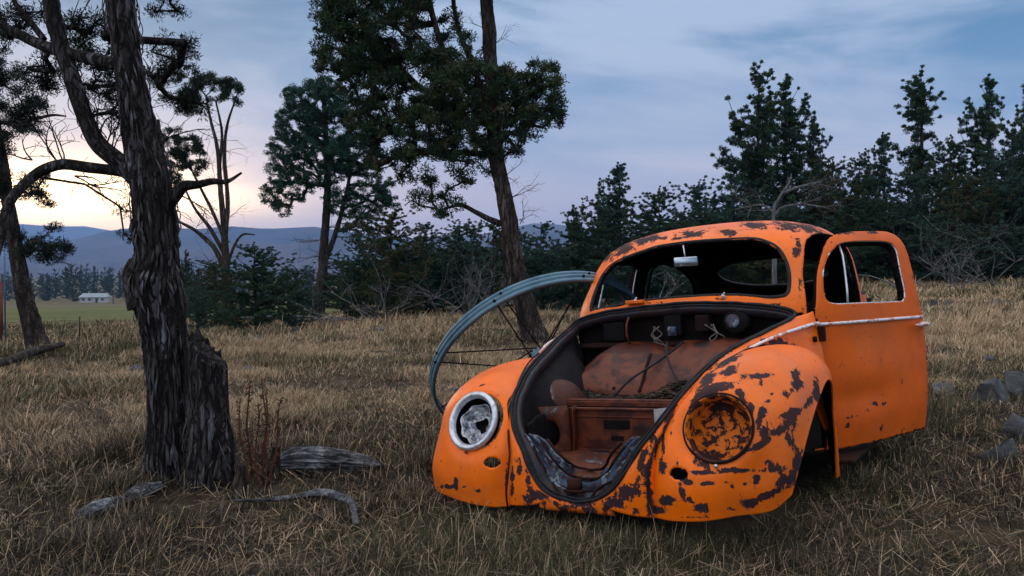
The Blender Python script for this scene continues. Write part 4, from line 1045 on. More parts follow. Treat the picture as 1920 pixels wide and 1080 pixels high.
tw = twigs([(*at(200, 270, D0), -.1, 0, 1), (*at(185, 250, D0), .3, 0, 1), (*at(210, 300, D0), .3, .1, 1), (*at(160, 220, D0), .6, 0, .5), (*at(120, 308, D0), -.1, 0, 1), (*at(105, 300, D0), .2, 0, .8), (*at(140, 330, D0), 1, 0, -.2), (*at(165, 345, D0), 1, 0, .05), (*at(330, 360, D0), .5, 0, -.5), (*at(300, 270, D0), .7, 0, .3), (*at(60, 300, D0), -1, 0, .3), (*at(130, 60, D0), .6, 0, .6)], 2, .24, .0042, 8)
part_at(fg, 'twigs', tw.V, tw.F, M['bark_fg'])
# split stump leaning on the trunk
sp_ = pxpath([(388, 990, 120, -.05), (386, 930, 104, -.05), (394, 867, 92, -.05), (392, 778, 80, -.05), (388, 700, 74, -.05), (386, 600, 70, -.05)], D0, 0, .9)
b = wood([sp_], 150, 300, .20, 21)
A = at(350, 632, D0-.05); B_ = at(424, 700, D0-.05); nn = np.cross(B_-A, [0.1, 1, .1]); nn /= np.linalg.norm(nn); nn *= np.sign(nn[2])
Vs = np.array(b.V); dd = (Vs-A) @ nn; over = dd > 0
jag = np.array([abs(mnoise.noise(Vector((q[0]*30, q[1]*30, 0))))*.045+abs(mnoise.noise(Vector((q[0]*75, q[1]*75, 3))))*.02 for q in Vs])
Vs[over] -= np.outer(dd[over]-np.abs(jag[over]), [0, 0, 1.0/nn[2]])
stp = tree_thing('tree_stump', on_ground(395, 945), 'tall split stump with slanting broken top leaning against the old foreground trunk', 'tree stump')
part_at(stp, 'split_trunk', Vs, b.F, M['bark_fg'])
V, F = strips(sp_[:4], 130, 14, .013, .14); Vn = np.array(V); d_ = (Vn-A) @ nn; Vn[d_ > 0, 2] -= d_[d_ > 0]/nn[2]; part_at(stp, 'bark_strips', Vn, F, M['bark_strip'])

# ------------------------------------------------------------------ middle-distance trees
def root_of(path): q = path[0]; return (q[0], q[1], float(terrain(q[0], q[1])))
# leaning juniper behind the car
D1 = on_ground(1003, 640)[1]
p1 = pxpath([(1006, 660, 62), (1000, 625, 46), (990, 595, 38), (974, 533, 33), (962, 480, 32), (954, 416, 30), (945, 360, 28), (931, 301, 26), (925, 220, 25), (919, 108, 23), (913, 0, 22), (905, -120, 18), (900, -260, 10)], D1)
l1 = pxpath([(953, 425, 12), (920, 412, 11), (893, 398, 9), (865, 385, 8), (838, 390, 4)], D1)
l2 = pxpath([(935, 300, 14), (880, 240, 13), (850, 150, 12), (820, 60, 11), (800, -20, 10), (780, -140, 6)], D1)
l3 = pxpath([(920, 210, 10), (885, 120, 10), (862, 60, 9), (850, 0, 8), (850, -100, 5)], D1)
l4 = pxpath([(930, 290, 12), (830, 285, 11), (760, 290, 9), (730, 300, 5)], D1)
t1 = tree_thing('juniper_tree', root_of(p1), 'tall leaning juniper with a broad wind-swept crown standing right behind the big steel wheel')
w_ = wood([p1], 72, 260, .24, 31); part_at(t1, 'trunk', w_.V, w_.F, M['bark'])
for P_ in (l1, l2, l3, l4): w_ = wood([P_], 12, 40, .12, 33); part_at(t1, 'limb', w_.V, w_.F, M['bark'])
B1 = [(640, 70, 52, 70), (715, 60, 85, 75), (620, 15, 36, 40), (760, 10, 60, 50), (700, 150, 65, 50), (790, 165, 105, 65), (880, 180, 105, 65), (950, 185, 70, 60), (1020, 205, 45, 38), (1045, 185, 22, 34), (1010, 150, 45, 34), (770, 250, 95, 50), (860, 260, 90, 48), (735, 300, 45, 30, 0, .8), (775, 345, 40, 35, 0, .6), (820, 385, 42, 22, 0, .8), (865, 335, 35, 30, 0, .45), (690, 225, 38, 50), (960, 250, 45, 35), (905, 300, 40, 25, 0, .6), (750, -70, 130, 60), (900, -100, 90, 70), (850, 120, 70, 40), (600, 100, 20, 30), (660, 20, 50, 40), (830, 70, 50, 50, 0, .5), (690, 110, 60, 50)]
C, R = pxblobs(B1, D1, 105, 3, 1.3, .07, .155)
crown_on(t1, C, R, 125, .054, .0145, nodes_of(p1, l1, l2, l3, l4), 12, [(.017, .040, .019), (.025, .052, .021), (.036, .060, .022), (.048, .058, .022), (.020, .048, .028)], r0=.006)
tw = twigs([(*at(960, 370, D1), 1, 0, .6), (*at(956, 400, D1), -.6, 0, 1), (*at(918, 90, D1), 1, 0, .8), (*at(916, 60, D1), -1, 0, .8), (*at(948, 330, D1), .8, 0, .2), (*at(975, 420, D1), 1, 0, 1)], 2, .5, .006, 18)
part_at(t1, 'twigs', tw.V, tw.F, M['bark'])

# rounder juniper to its left
D2 = on_ground(600, 594)[1]
p2 = pxpath([(597, 600, 26), (599, 570, 21), (604, 520, 18), (609, 440, 15), (614, 360, 12), (612, 280, 10), (608, 200, 8), (602, 150, 4)], D2)
q2 = pxpath([(606, 500, 9), (625, 450, 9), (640, 400, 8), (655, 330, 6), (650, 260, 4)], D2)
t2 = tree_thing('juniper_tree', root_of(p2), 'green juniper with an open ragged oval crown standing against the hills left of centre')
w_ = wood([p2, q2], 36, 120, .22, 41); part_at(t2, 'trunk', w_.V, w_.F, M['bark'])
B2 = [(588, 190, 52, 40), (610, 165, 34, 22), (558, 235, 44, 42), (620, 240, 55, 50), (530, 300, 34, 50), (595, 305, 65, 45), (655, 290, 45, 45), (508, 365, 20, 24), (555, 355, 32, 22, 0, .8), (690, 375, 40, 38, 0, .9), (640, 375, 36, 30, 0, .8), (722, 355, 18, 30), (530, 392, 16, 12), (672, 425, 30, 24, 0, .7), (655, 200, 35, 35), (548, 175, 16, 16), (690, 300, 30, 35), (735, 380, 12, 14)]
C, R = pxblobs(B2, D2, 52, 9, 1.6, .10, .20)
crown_on(t2, C, R, 125, .078, .022, nodes_of(p2, q2), 13, [(.011, .048, .032), (.016, .062, .036), (.024, .070, .036), (.013, .052, .032)], r0=.008)
tw = twigs([(*at(600, 450, D2), -1, 0, -.1), (*at(606, 480, D2), -1, 0, .2), (*at(605, 500, D2), 1, 0, .1), (*at(604, 520, D2), 1, 0, -.2), (*at(610, 430, D2), 1, 0, .2)], 3, 1.3, .012, 28, .8)
part_at(t2, 'dead_branches', tw.V, tw.F, M['bark'])

# thin half-dead tree
D3 = on_ground(428, 604)[1]
p3 = pxpath([(430, 610, 24), (427, 560, 18), (424, 510, 15), (421, 440, 12), (413, 350, 9), (408, 280, 7), (395, 225, 5), (386, 180, 3)], D3)
ex = [pxpath(r, D3) for r in ([(421, 460, 9), (427, 380, 8), (421, 300, 7), (425, 240, 5), (440, 190, 3)], [(411, 320, 6), (416, 250, 5), (405, 190, 3)], [(424, 520, 10), (405, 470, 9), (370, 435, 7), (335, 415, 4)], [(423, 480, 8), (395, 430, 7), (365, 390, 5), (345, 350, 3)], [(421, 450, 7), (400, 400, 6), (375, 350, 5), (360, 320, 3)], [(425, 500, 6), (440, 460, 5), (455, 440, 4), (478, 440, 2)])]
t3 = tree_thing('half_dead_tree', root_of(p3), 'thin half-dead tree with a fan of bare branches and tufts of foliage at its top')
w_ = wood([p3]+ex, 16, 60, .12, 51); part_at(t3, 'trunk', w_.V, w_.F, M['bark'])
B3 = [(385, 165, 52, 28), (335, 270, 40, 30), (430, 168, 26, 22), (355, 190, 30, 30), (350, 150, 30, 30), (350, 285, 34, 24), (362, 312, 26, 18), (335, 300, 26, 22), (450, 180, 12, 16), (320, 330, 24, 16), (410, 150, 24, 12)]
C, R = pxblobs(B3, D3, 34, 19, .8, .10, .18)
crown_on(t3, C, R, 200, .065, .018, nodes_of(p3, *ex), 14, [(.016, .032, .018), (.024, .044, .022), (.020, .038, .022)], r0=.005)
tw = twigs([(*at(395+random.uniform(-25, 30), y_, D3), random.choice([-1, 1])*.8, 0, .6) for y_ in range(240, 540, 22)], 2, .8, .007, 38, .7)
part_at(t3, 'twigs', tw.V, tw.F, M['bark'])

# tree at the left edge
D4 = on_ground(72, 655)[1]
p4 = pxpath([(76, 665, 46), (66, 630, 36), (54, 590, 32), (43, 545, 29), (34, 490, 26), (24, 430, 23), (14, 370, 20), (4, 300, 18), (-12, 200, 16), (-24, 60, 12)], D4)
q4 = pxpath([(34, 480, 10), (60, 455, 9), (90, 460, 7), (120, 462, 4)], D4)
r4 = pxpath([(-5, 230, 7), (30, 230, 7), (70, 222, 6), (100, 216, 5), (124, 218, 3)], D4)
t4 = tree_thing('juniper_tree', root_of(p4), 'dark leaning juniper at the left edge with foliage in separate tiers')
w_ = wood([p4, q4, r4], 40, 140, .24, 61); part_at(t4, 'trunk', w_.V, w_.F, M['bark'])
B4 = [(25, 200, 55, 60), (65, 215, 30, 35), (10, 140, 25, 25), (0, 270, 20, 25), (20, 345, 50, 26), (75, 350, 26, 26), (85, 385, 14, 12), (60, 465, 48, 26), (100, 470, 26, 22), (125, 462, 20, 14), (95, 425, 14, 10), (20, 450, 20, 20), (-30, 300, 40, 90), (-20, 100, 40, 60)]
C, R = pxblobs(B4, D4, 66, 29, .9, .09, .16)
crown_on(t4, C, R, 230, .045, .011, nodes_of(p4, q4, r4), 15, [(.008, .016, .012), (.011, .022, .014), (.014, .024, .014)], r0=.005)

# ------------------------------------------------------------------ juniper thicket
def bush_mesh(seed, kind):
    """unit tree 1 m tall at the origin: 'cone', 'dome' or 'spire'"""
    r = np.random.default_rng(seed); C, R = [], []
    nb = {'cone': 125, 'dome': 120, 'spire': 85}[kind]; tops = [(0, 0, 1.0)]
    if kind == 'cone': tops += [(r.uniform(-.16, .16), r.uniform(-.16, .16), r.uniform(.72, .93)) for _ in range(2)]
    if kind == 'dome': tops += [(r.uniform(-.26, .26), r.uniform(-.26, .26), r.uniform(.70, .95)) for _ in range(5)]
    lob = r.random()*6.28
    for k in range(nb):
        tp = tops[r.integers(0, len(tops))] if r.random() < .62 else tops[0]
        z = r.random()**.85*.97*tp[2]; th = r.random()*6.283; zz = z/tp[2]
        if kind == 'cone': w = .30*(1-zz)**.85+.015
        elif kind == 'spire': w = .19*(1-zz)**.8+.018
        else: w = .36*math.sqrt(max(1-((zz-.32)/.70)**2, .01))
        w *= r.uniform(.45, 1.25)*(1+.22*math.sin(th*2+lob))
        if r.random() < .05: w *= 1.35
        ax0 = tp[0]*sstep(.1, .9, z); ay0 = tp[1]*sstep(.1, .9, z); rise = r.uniform(.15, .75) if kind != 'dome' else r.uniform(.0, .6)
        m = 3+int(w/.032); st = .15 if kind != 'spire' else .05
        for q in np.linspace(st, 1, m):
            C.append((ax0+w*q*math.cos(th)+r.normal()*.012, ay0+w*q*math.sin(th)+r.normal()*.012, min(max(z+w*rise*q*q+r.normal()*.012, .02), tp[2]+.01))); R.append(r.uniform(.014, .038)*(1.2-.60*zz)*(1.15-.50*q))
    for tp in tops:
        for q in range(5): C.append((tp[0]+r.normal()*.008, tp[1]+r.normal()*.008, tp[2]-.022*q)); R.append(.007+.002*q)
    C = np.array(C); R = np.array(R)
    pal = {100: 0, 101: 2, 102: 0, 110: 0, 111: 2, 112: 1, 113: 2, 120: 0, 121: 2}[seed]
    cols = [[(.016, .044, .026), (.022, .058, .030), (.030, .070, .030), (.036, .060, .028), (.020, .054, .040)], [(.022, .048, .023), (.036, .062, .026), (.050, .064, .024), (.072, .060, .026)], [(.020, .058, .046), (.032, .074, .055), (.044, .088, .062)]][pal]
    V, F, col = leaves(C, R, 78, .0155, .0040, cols, seed=seed, up=.4, jit=.9)
    a = mesh('crown', V, F, M['leaf'], None, False, {'col': col})
    tr = [(0, 0, -.03, .016), (.01, 0, .3, .012), (0, .01, .6, .008), (0, 0, .95, .002)]
    b1 = wood([tr], 7, 20); V2, F2 = skeleton(catmull(np.array(tr)[:, :3], 30), C, seed, .0011, .2)
    b1.add(V2, F2); b_ = mesh('trunk', b1.V, b1.F, M['bark_far'])
    return a, b_
PROTO = {}
for i_, (k_, n_) in enumerate((('cone', 3), ('dome', 4), ('spire', 2))):
    for j_ in range(n_):
        a_b = bush_mesh(100+10*i_+j_, k_); PROTO[(k_, j_)] = tuple(o_.data for o_ in a_b)
        for o_ in a_b: bpy.data.objects.remove(o_)
def plant_tree(px, base_y, top_y, wpx, D, kind, var, label, name='juniper_tree', group='junipers of the dark thicket', cat='tree', z=None):
    x = at(px, 510, D)[0]; zb = float(terrain(x, D)) if z is None else z
    zt = CAM_H+(510-top_y)/F_PX*D; H = zt-zb
    nat = {'cone': .62, 'dome': .80, 'spire': .42}[kind]
    wx = (wpx/F_PX*D)/(nat*H)
    root = empty(name, (x, D, zb), label, cat, group)
    root.rotation_euler = (0, 0, random.uniform(0, 6.28)); root.scale = (H*wx, H*wx, H)
    for nm, d in zip(('crown', 'trunk'), PROTO[(kind, var % {'cone': 3, 'dome': 4, 'spire': 2}[kind])]):
        o_ = bpy.data.objects.new(nm, d); link(o_, root)
    return root
# px, base y, top y, width, depth, kind, variant, label
TH = [
 (478, 600, 455, 170, 17.5, 'dome', 0, 'bushy juniper with rust-tinged foliage beside the thin half-dead tree'),
 (372, 590, 520, 70, 19, 'dome', 1, 'low round juniper just right of the old foreground trunk'),
 (350, 560, 468, 60, 34, 'cone', 0, 'juniper tip showing directly right of the old foreground trunk'),
 (405, 585, 490, 110, 22, 'dome', 2, 'dark juniper directly behind the thin half-dead tree'),
 (540, 595, 500, 110, 21, 'dome', 3, 'squat juniper in the gap left of the open oval tree'),
 (575, 590, 528, 60, 26, 'dome', 1, 'small far bush left of the open oval tree trunk'),
 (735, 600, 398, 180, 18.5, 'dome', 2, 'wide juniper with reddish patches right of the open oval tree'),
 (675, 600, 440, 120, 20, 'dome', 0, 'dark juniper low behind the open oval tree'),
 (800, 598, 418, 170, 20, 'dome', 1, 'juniper behind the grey dead brush, left of the steel wheel'),
 (862, 597, 412, 160, 21, 'dome', 3, 'bluish juniper above the left end of the steel wheel rim'),
 (925, 595, 415, 140, 22.5, 'dome', 2, 'juniper showing immediately left of the leaning trunk'),
 (1015, 594, 418, 150, 21, 'dome', 1, 'juniper immediately right of the leaning trunk'),
 (1075, 590, 385, 140, 22, 'cone', 0, 'pointed juniper above the left windshield pillar of the car'),
 (1160, 590, 306, 150, 23, 'cone', 1, 'slender-topped juniper above the left shoulder of the car roof'),
 (1120, 590, 372, 130, 24, 'dome', 2, 'rounded juniper left of the slender-topped one'),
 (1235, 585, 350, 170, 22, 'dome', 0, 'broad grey-green juniper behind the left half of the car roof'),
 (1310, 580, 338, 160, 24, 'dome', 3, 'broad juniper left of the tallest conifer'),
 (1422, 575, 118, 230, 25.5, 'cone', 0, 'tallest conifer above the car roof, left peak of a pair'),
 (1472, 575, 142, 190, 26.5, 'cone', 2, 'right peak of the pair of tall conifers above the car roof'),
 (1375, 575, 330, 150, 23, 'dome', 1, 'low spreading juniper at the foot of the tallest conifer'),
 (1525, 570, 226, 130, 27, 'cone', 1, 'narrow juniper right of the pair of tall conifers'),
 (1560, 565, 300, 150, 25, 'dome', 2, 'dark rounded juniper above the top of the open car door'),
 (1610, 560, 288, 120, 27, 'cone', 0, 'small-topped juniper between the tall pair and the lone spire'),
 (1655, 555, 250, 130, 28, 'cone', 1, 'juniper leaning on the left of the lone spire'),
 (1722, 555, 126, 150, 28, 'spire', 0, 'lone thin open spire above the door rear edge'),
 (1700, 555, 320, 170, 25, 'dome', 3, 'dark bush at the foot of the lone spire'),
 (1780, 550, 255, 150, 27, 'dome', 0, 'dark rounded tree between the lone spire and the dense right conifer'),
 (1852, 550, 142, 170, 27, 'cone', 2, 'dense near-black conifer near the right edge'),
 (1925, 550, 150, 160, 25, 'cone', 0, 'dense near-black conifer cut by the right edge'),
 (1895, 550, 260, 190, 24, 'dome', 1, 'dark bushy juniper filling the right edge'),
 (1990, 550, 130, 220, 24, 'cone', 1, 'conifer beyond the right edge'),
 (1820, 550, 330, 160, 24, 'dome', 2, 'low dark juniper in front of the right conifers'),
 (1640, 556, 370, 180, 24, 'dome', 0, 'low juniper behind the open door window'),
 (1480, 570, 380, 170, 23.5, 'dome', 3, 'low juniper behind the crown of the car roof'),
 (1755, 552, 400, 150, 23, 'dome', 1, 'low dark juniper right of the open door'),
 (1420, 575, 420, 150, 22, 'dome', 2, 'low juniper seen through the rear window of the car'),
 (1200, 588, 450, 150, 21, 'dome', 1, 'low juniper seen through the car side window'),
 (1540, 565, 440, 140, 22, 'dome', 0, 'low juniper left of the door window opening'),
 (1900, 552, 420, 150, 22.5, 'dome', 3, 'low juniper at the right edge above the pale rocks')]
for (x_, b_, t_, w_, d_, k_, v_, lab) in TH: plant_tree(x_, b_, t_, w_*1.12, d_, k_, v_, lab)
# second row closes the gaps
rs = random.Random(5)
for i_ in range(26):
    x_ = 640+i_*52+rs.uniform(-18, 18); top = np.interp(x_, [640, 900, 1100, 1300, 1500, 1700, 2000], [478, 470, 440, 400, 380, 370, 330])+rs.uniform(-15, 15)
    plant_tree(x_, 560, top, 190, 31+rs.uniform(-1.5, 2.5), 'dome', rs.randint(0, 3), 'dark juniper in the back row of the thicket, showing only in gaps between nearer ones', group='back row of the juniper thicket')
# far valley trees
for i_ in range(46):
    x_ = -60+i_*15+rs.uniform(-5, 5); D_ = rs.uniform(330, 430)
    if 225 < x_ < 340 and i_ % 2: continue
    top = 510-rs.uniform(-6, 10)-(8 if x_ > 130 else 0)+ (4 if x_ > 430 else 0)
    plant_tree(x_, 0, top, rs.uniform(22, 36), D_+(30 if 140 < x_ < 215 else 0), rs.choice(['dome', 'dome', 'cone']), rs.randint(0, 3), 'dark tree in the far valley belt below the blue hills', 'valley_tree', 'far belt of valley trees')

# ------------------------------------------------------------------ dead wood
def deadwood(name, label, base, dirs, L, r, seed, mat='deadwood', n=2, depth=3, spread=.8, group=None):
    root = empty(name, tuple(base), label, 'dead branches', group)
    b = twigs([(*base, *d) for d in dirs], n, L, r, seed, spread, .15, depth)
    part_at(root, 'branches', b.V, b.F, M[mat]); return root
g = on_ground
DWG = 'grey dead brush along the thicket'
for (x_, y_, L_, r_, sd_, dr, lab) in [
 (722, 597, .75, .02, 1, [(-.3, 0, 1), (.5, 0, .6), (-.7, 0, .5)], 'pale forked dead brush pile on the straw meadow left of the wheel'),
 (828, 590, .9, .018, 2, [(.1, 0, 1)], 'single bent white dead stem at the thicket edge'),
 (885, 590, 1.0, .016, 3, [(-.5, 0, 1), (0, 0, 1), (.5, 0, 1), (-.9, 0, .4)], 'spreading silvery dead bush behind the wheel rim'),
 (935, 588, 1.0, .018, 4, [(.3, 0, 1), (-.5, 0, .8)], 'dead bush immediately left of the leaning trunk'),
 (700, 592, 1.2, .015, 5, [(-.9, 0, .5), (-1, 0, .2), (.4, 0, .8)], 'long arching dead boughs at the foot of the open oval tree'),
 (1230, 560, 1.5, .025, 6, [(-.6, 0, .8), (.3, 0, 1)], 'grey dead boughs above the windshield'),
 (1690, 545, 1.6, .02, 8, [(-.8, 0, .8), (.7, 0, .7)], 'dead boughs seen through the door window'),
 (1860, 545, 1.6, .022, 9, [(-.7, 0, .9), (.5, 0, .6), (-1, 0, .3)], 'dead boughs at the foot of the right thicket'),
 (1790, 545, 1.2, .018, 10, [(-.2, 0, 1), (.9, 0, .4)], 'dead boughs just right of the open door')]:
    q = at(x_, y_, 17.2 if x_ < 1100 else 20.0); q[2] = float(terrain(q[0], q[1])); deadwood('dead_brush', lab, q, dr, L_, r_, sd_, group=DWG)
q = at(1452, 400, 14); root = empty('dead_tree', (q[0], q[1], float(terrain(q[0], q[1]))), 'bleached dead tree with horizontal boughs standing right behind the car roof', 'dead tree')
w_ = wood([pxpath([(1450, 640, 11), (1452, 480, 9), (1450, 402, 7), (1462, 370, 5), (1478, 345, 4), (1484, 326, 2)], 14), pxpath([(1450, 405, 6), (1470, 388, 5), (1510, 384, 4), (1560, 392, 2)], 14), pxpath([(1452, 400, 5), (1430, 385, 4), (1400, 388, 3), (1375, 394, 2)], 14), pxpath([(1468, 362, 6), (1500, 350, 5), (1545, 340, 2)], 14)], 10, 40, .08, 3)
part_at(root, 'trunk', w_.V, w_.F, M['deadwood'])
tw = twigs([(*at(1500, 385, 14), 1, 0, .2), (*at(1530, 388, 14), 1, 0, -.3), (*at(1410, 386, 14), -1, 0, .2), (*at(1500, 350, 14), 1, 0, .1), (*at(1440, 395, 14), -1, 0, .1), (*at(1530, 342, 14), 1, 0, .2)], 3, .45, .008, 61, .6)
part_at(root, 'twigs', tw.V, tw.F, M['deadwood'])

def logthing(name, label, rows, D=None, mat='log', k=18, disp=.2, cat='log', seed=1):
    P = []
    for r in rows:
        q = on_ground(r[0], r[1]) if D is None else at(r[0], r[1], D); rad = r[2]*.5/F_PX*q[1]; q = q.copy(); q[2] += rad*.75+.035+(r[3] if len(r) > 3 else 0); P.append((*q, rad))
    b = wood([P], k, 60, disp, seed); b0 = np.array(P[0][:3]); root = empty(name, tuple(b0), label, cat)
    part_at(root, 'wood', b.V, b.F, M[mat]); return root
logthing('fallen_log', 'long fallen log lying at the thicket edge by the thin half-dead tree', [(415, 603, 13, .05), (470, 604, 13, .04), (540, 604, 10, .03), (600, 603, 8), (700, 606, 6)], None, 'logwood')
logthing('fallen_log', 'weathered pale grey log half sunk in grass right of the stump', [(520, 893, 26), (560, 893, 44), (620, 894, 40), (680, 893, 26), (715, 892, 10)], None, 'logwood', 90, .45, seed=4)
logthing('fallen_branch', 'pale driftwood-like branch hooked downward at its right end', [(440, 958, 5), (500, 957, 8), (560, 950, 10), (600, 950, 14, .01), (640, 962, 14, .02), (660, 975, 12, .02), (668, 1008, 9)], None, 'logwood', 24, .30, 'branch', 7)
logthing('fallen_log', 'dark log lying left of the foreground trunk with its sawn end to the left', [(150, 985, 24, -.03), (185, 970, 30, -.03), (230, 958, 22, -.02), (262, 940, 26, -.02), (300, 925, 16, -.02)], None, 'logwood', 60, .4, seed=9)
logthing('fallen_log', 'short dark fallen log at the foot of the left edge tree', [(-30, 700, 14), (20, 688, 15), (60, 672, 16), (118, 662, 10, .05)], None, 'bark', 16, .2, seed=12)
for (x_, y0, y1, w0, lab, sd_) in [(512, 905, 838, 26, 'small dark broken stump at the left end of the pale grey log', 3), (447, 935, 872, 30, 'low jagged stump touching the foot of the split stump', 5)]:
    q = on_ground(x_, y0); D_ = q[1]; root = empty('tree_stump', tuple(q), lab, 'tree stump')
    w_ = wood([pxpath([(x_-6, y0+20, w0*1.3), (x_, y0-15, w0), (x_+3, (y0+y1)/2, w0*.85), (x_+6, y1, w0*.45)], D_)], 30, 40, .3, sd_); part_at(root, 'wood', w_.V, w_.F, M['bark'])

# ------------------------------------------------------------------ rocks
def rock_mat():
    m, t, p, co = new_mat('lichen_granite')
    n = t.noise(co, 5, 8, .65, .3); n2 = t.noise(co, 22, 5, .7)
    c = t.ramp(t.mapr(n, .3, .7), [(0, (.02, .023, .026)), (.5, (.065, .072, .078)), (1, (.16, .17, .175))]); c = t.mix(t.mapr(n2, .55, .65, 0, .6), c, (.10, .12, .09))
    t.link(c, p.inputs['Base Color']); p.inputs['Roughness'].default_value = .9; bump(t, p, t.math('ADD', n, t.math('MULTIPLY', n2, .4)), 1, .03); return m
M['rock'] = rock_mat()
def rock(px, py, w, h, label, seed, group='grey rocks scattered in the meadow'):
    q = on_ground(px, py+h*.4); D_ = q[1]; rx = w*.5/F_PX*D_; rz = h/F_PX*D_
    rk = random.Random(int(seed*100)); planes = [(Vector((rk.gauss(0, 1), rk.gauss(0, 1), rk.gauss(.3, .8))).normalized(), rk.uniform(.42, .72)) for _ in range(13)]
    bm = bmesh.new(); bmesh.ops.create_icosphere(bm, subdivisions=4, radius=1)
    for v in bm.verts:
        n = v.co.copy(); f = 1+.30*mnoise.noise(n*1.1+Vector((seed, 0, 0)))+.16*mnoise.noise(n*2.7+Vector((0, seed, 0)))+.06*mnoise.noise(n*7)
        c = mnoise.cell(n*1.6+Vector((seed, 2, 1)))*.06
        for dv, lim in planes:
            e = n.dot(dv)*f-lim
            if e > 0: n = n-dv*e/f
        v.co = Vector((n.x*rx*(f+c), n.y*rx*.8*(f+c), n.z*rz*(f+c)*.95))
    me_ = bpy.data.meshes.new('rock'); bm.to_mesh(me_); bm.free(); me_.materials.append(M['rock'])
    for pl in me_.polygons: pl.use_smooth = True
    o_ = bpy.data.objects.new('rock', me_); link(o_); o_.location = (q[0], q[1], q[2]+rz*.2); o_.rotation_euler.z = seed
    tag(o_, label, 'rock', group); return o_
for i_, a_k in enumerate([(478, 638, 36, 16, 'pale dome-shaped rock in the meadow left of centre'), (256, 692, 36, 13, 'flat rock touching the left side of the foreground trunk'), (390, 630, 30, 16, 'rock in front of the thin half-dead tree'), (467, 690, 44, 9, 'low flat rock above the dry weed stalks'),
  (737, 598, 32, 14, 'rock under the pale forked dead brush'), (830, 610, 14, 6, 'small white rock left of the wheel rim'), (717, 617, 36, 6, 'flat slab in the grass below the dead brush'), (553, 617, 22, 6, 'small slab in front of the long fallen log'), (782, 602, 18, 8, 'small rock between the dead brush and the white rock'),
  (255, 784, 34, 7, 'low rock left of the foreground trunk, at half its height'), (850, 733, 60, 10, 'flat rock seen inside the wheel rim'), (1752, 568, 22, 10, 'left rock of the small cluster right of the door'), (1776, 570, 20, 11, 'top middle rock of the small cluster right of the door'), (1792, 580, 28, 11, 'right rock of the small cluster right of the door'),
  (1768, 584, 20, 9, 'lower rock of the small cluster right of the door'), (1868, 566, 28, 13, 'lone pale rock at the thicket foot near the right edge'), (1855, 672, 30, 13, 'rounded rock in the grass below the rock cluster'), (1768, 727, 80, 20, 'long low rock beside the open door'), (1862, 738, 95, 50, 'mid-sized lichen boulder near the right edge'),
  (1912, 722, 70, 64, 'tall boulder cut by the right edge, behind the mid-sized one'), (1912, 800, 80, 62, 'large dark boulder at the right edge'), (1880, 850, 95, 44, 'low boulder in front of the large dark one'), (18, 1015, 34, 14, 'small rock in the bottom left corner'), (100, 832, 40, 8, 'flat stone in the left grass')]):
    rock(*a_k, seed=i_*1.37+.5)

# ------------------------------------------------------------------ dry weed stalks
g0 = on_ground(480, 905)
for i_, (x0, y0, x1, y1) in enumerate([(462, 900, 448, 745), (470, 905, 464, 712), (482, 900, 482, 755), (494, 905, 500, 735), (497, 900, 495, 712), (503, 902, 530, 745)]):
    D_ = g0[1]+random.uniform(-.12, .12); a, b_ = at(x0, y0, D_), at(x1, y1, D_); a[2] = float(terrain(a[0], a[1]))
    P_ = [a*(1-f)+b_*f+np.array([.01*math.sin(f*7+i_), 0, 0]) for f in np.linspace(0, 1, 8)]
    root = empty('dry_weed', tuple(a), ['leftmost red-brown weed stalk beside the stump', 'tallest red-brown weed stalk, second from the left', 'short weed stalk in the middle of the clump', 'dark weed stalk fourth from the left', 'thick weed stalk close behind the fourth one', 'rightmost weed stalk leaning to the right'][i_], 'dry weed', 'dry weed stalks beside the stump')
    w_ = MB(); w_.tube(P_, np.linspace(.0062, .0026, 8), 6)
    for _ in range(42):
        f = random.uniform(.25, 1); c_ = Vector(a*(1-f)+b_*f+np.array([.01*math.sin(f*7+i_), 0, 0])); d = Vector((random.gauss(0, 1), random.gauss(0, 1), .4)).normalized()*random.uniform(.008, .02)
        w_.tube([tuple(c_), tuple(c_+d)], [.001, .0035], 4)
    part_at(root, 'stem', w_.V, w_.F, M['weed'] if 'weed' in M else M.setdefault('weed', mottled('red_brown_stem', [(.05, .018, .012), (.12, .04, .022)], 20, .8)))

# ------------------------------------------------------------------ big steel wheel leaning on the car
wc = at(1012, 672, 5.1); nrm_ = Vector((.328, -.667, -.67)).normalized()
wq = nrm_.to_track_quat('Z', 'Y').to_matrix()
wheel = empty('steel_wheel', tuple(wc), 'big galvanised steel wheel with thin spokes leaning against the far side of the car', 'wheel')
wheel.rotation_euler = wq.to_euler()
RWH = .668
prof = [(h_*.85, p_) for h_, p_ in [(-.043, -.012), (-.040, .002), (-.026, .004), (-.022, -.006), (-.010, -.006), (-.006, .006), (.006, .006), (.010, -.006), (.022, -.006), (.026, .004), (.040, .002), (.043, -.012)]]
q = np.linspace(0, 2*np.pi, 140, endpoint=False)
V = np.array([[(RWH+pr)*math.cos(a), (RWH+pr)*math.sin(a), h] for a in q for h, pr in prof])
n_ = len(prof); F = []
for i in range(140):
    for j in range(n_-1): F.append((i*n_+j, i*n_+j+1, ((i+1) % 140)*n_+j+1, ((i+1) % 140)*n_+j))
o = mesh('rim', V, F, M['galv'], wheel); solidify(o, .004, -1)
wd = lambda px, py: None
import itertools
inv_w = Matrix.Translation(wheel.location) @ wq.to_4x4(); inv_w = inv_w.inverted()
def ang_of(px, py):
    r = ray_dir(px, py); r = Vector(r); o_ = Vector((0, 0, CAM_H)); t = (wheel.location-o_).dot(nrm_)/r.dot(nrm_); l = inv_w @ (o_+r*t); return math.atan2(l.y, l.x)
b = MB(); b.tube([(0, 0, -.06), (0, 0, .06)], .035, 20); b.tube([(0, 0, -.075), (0, 0, .075)], .018, 14); b.build('hub', M['galv'], wheel)
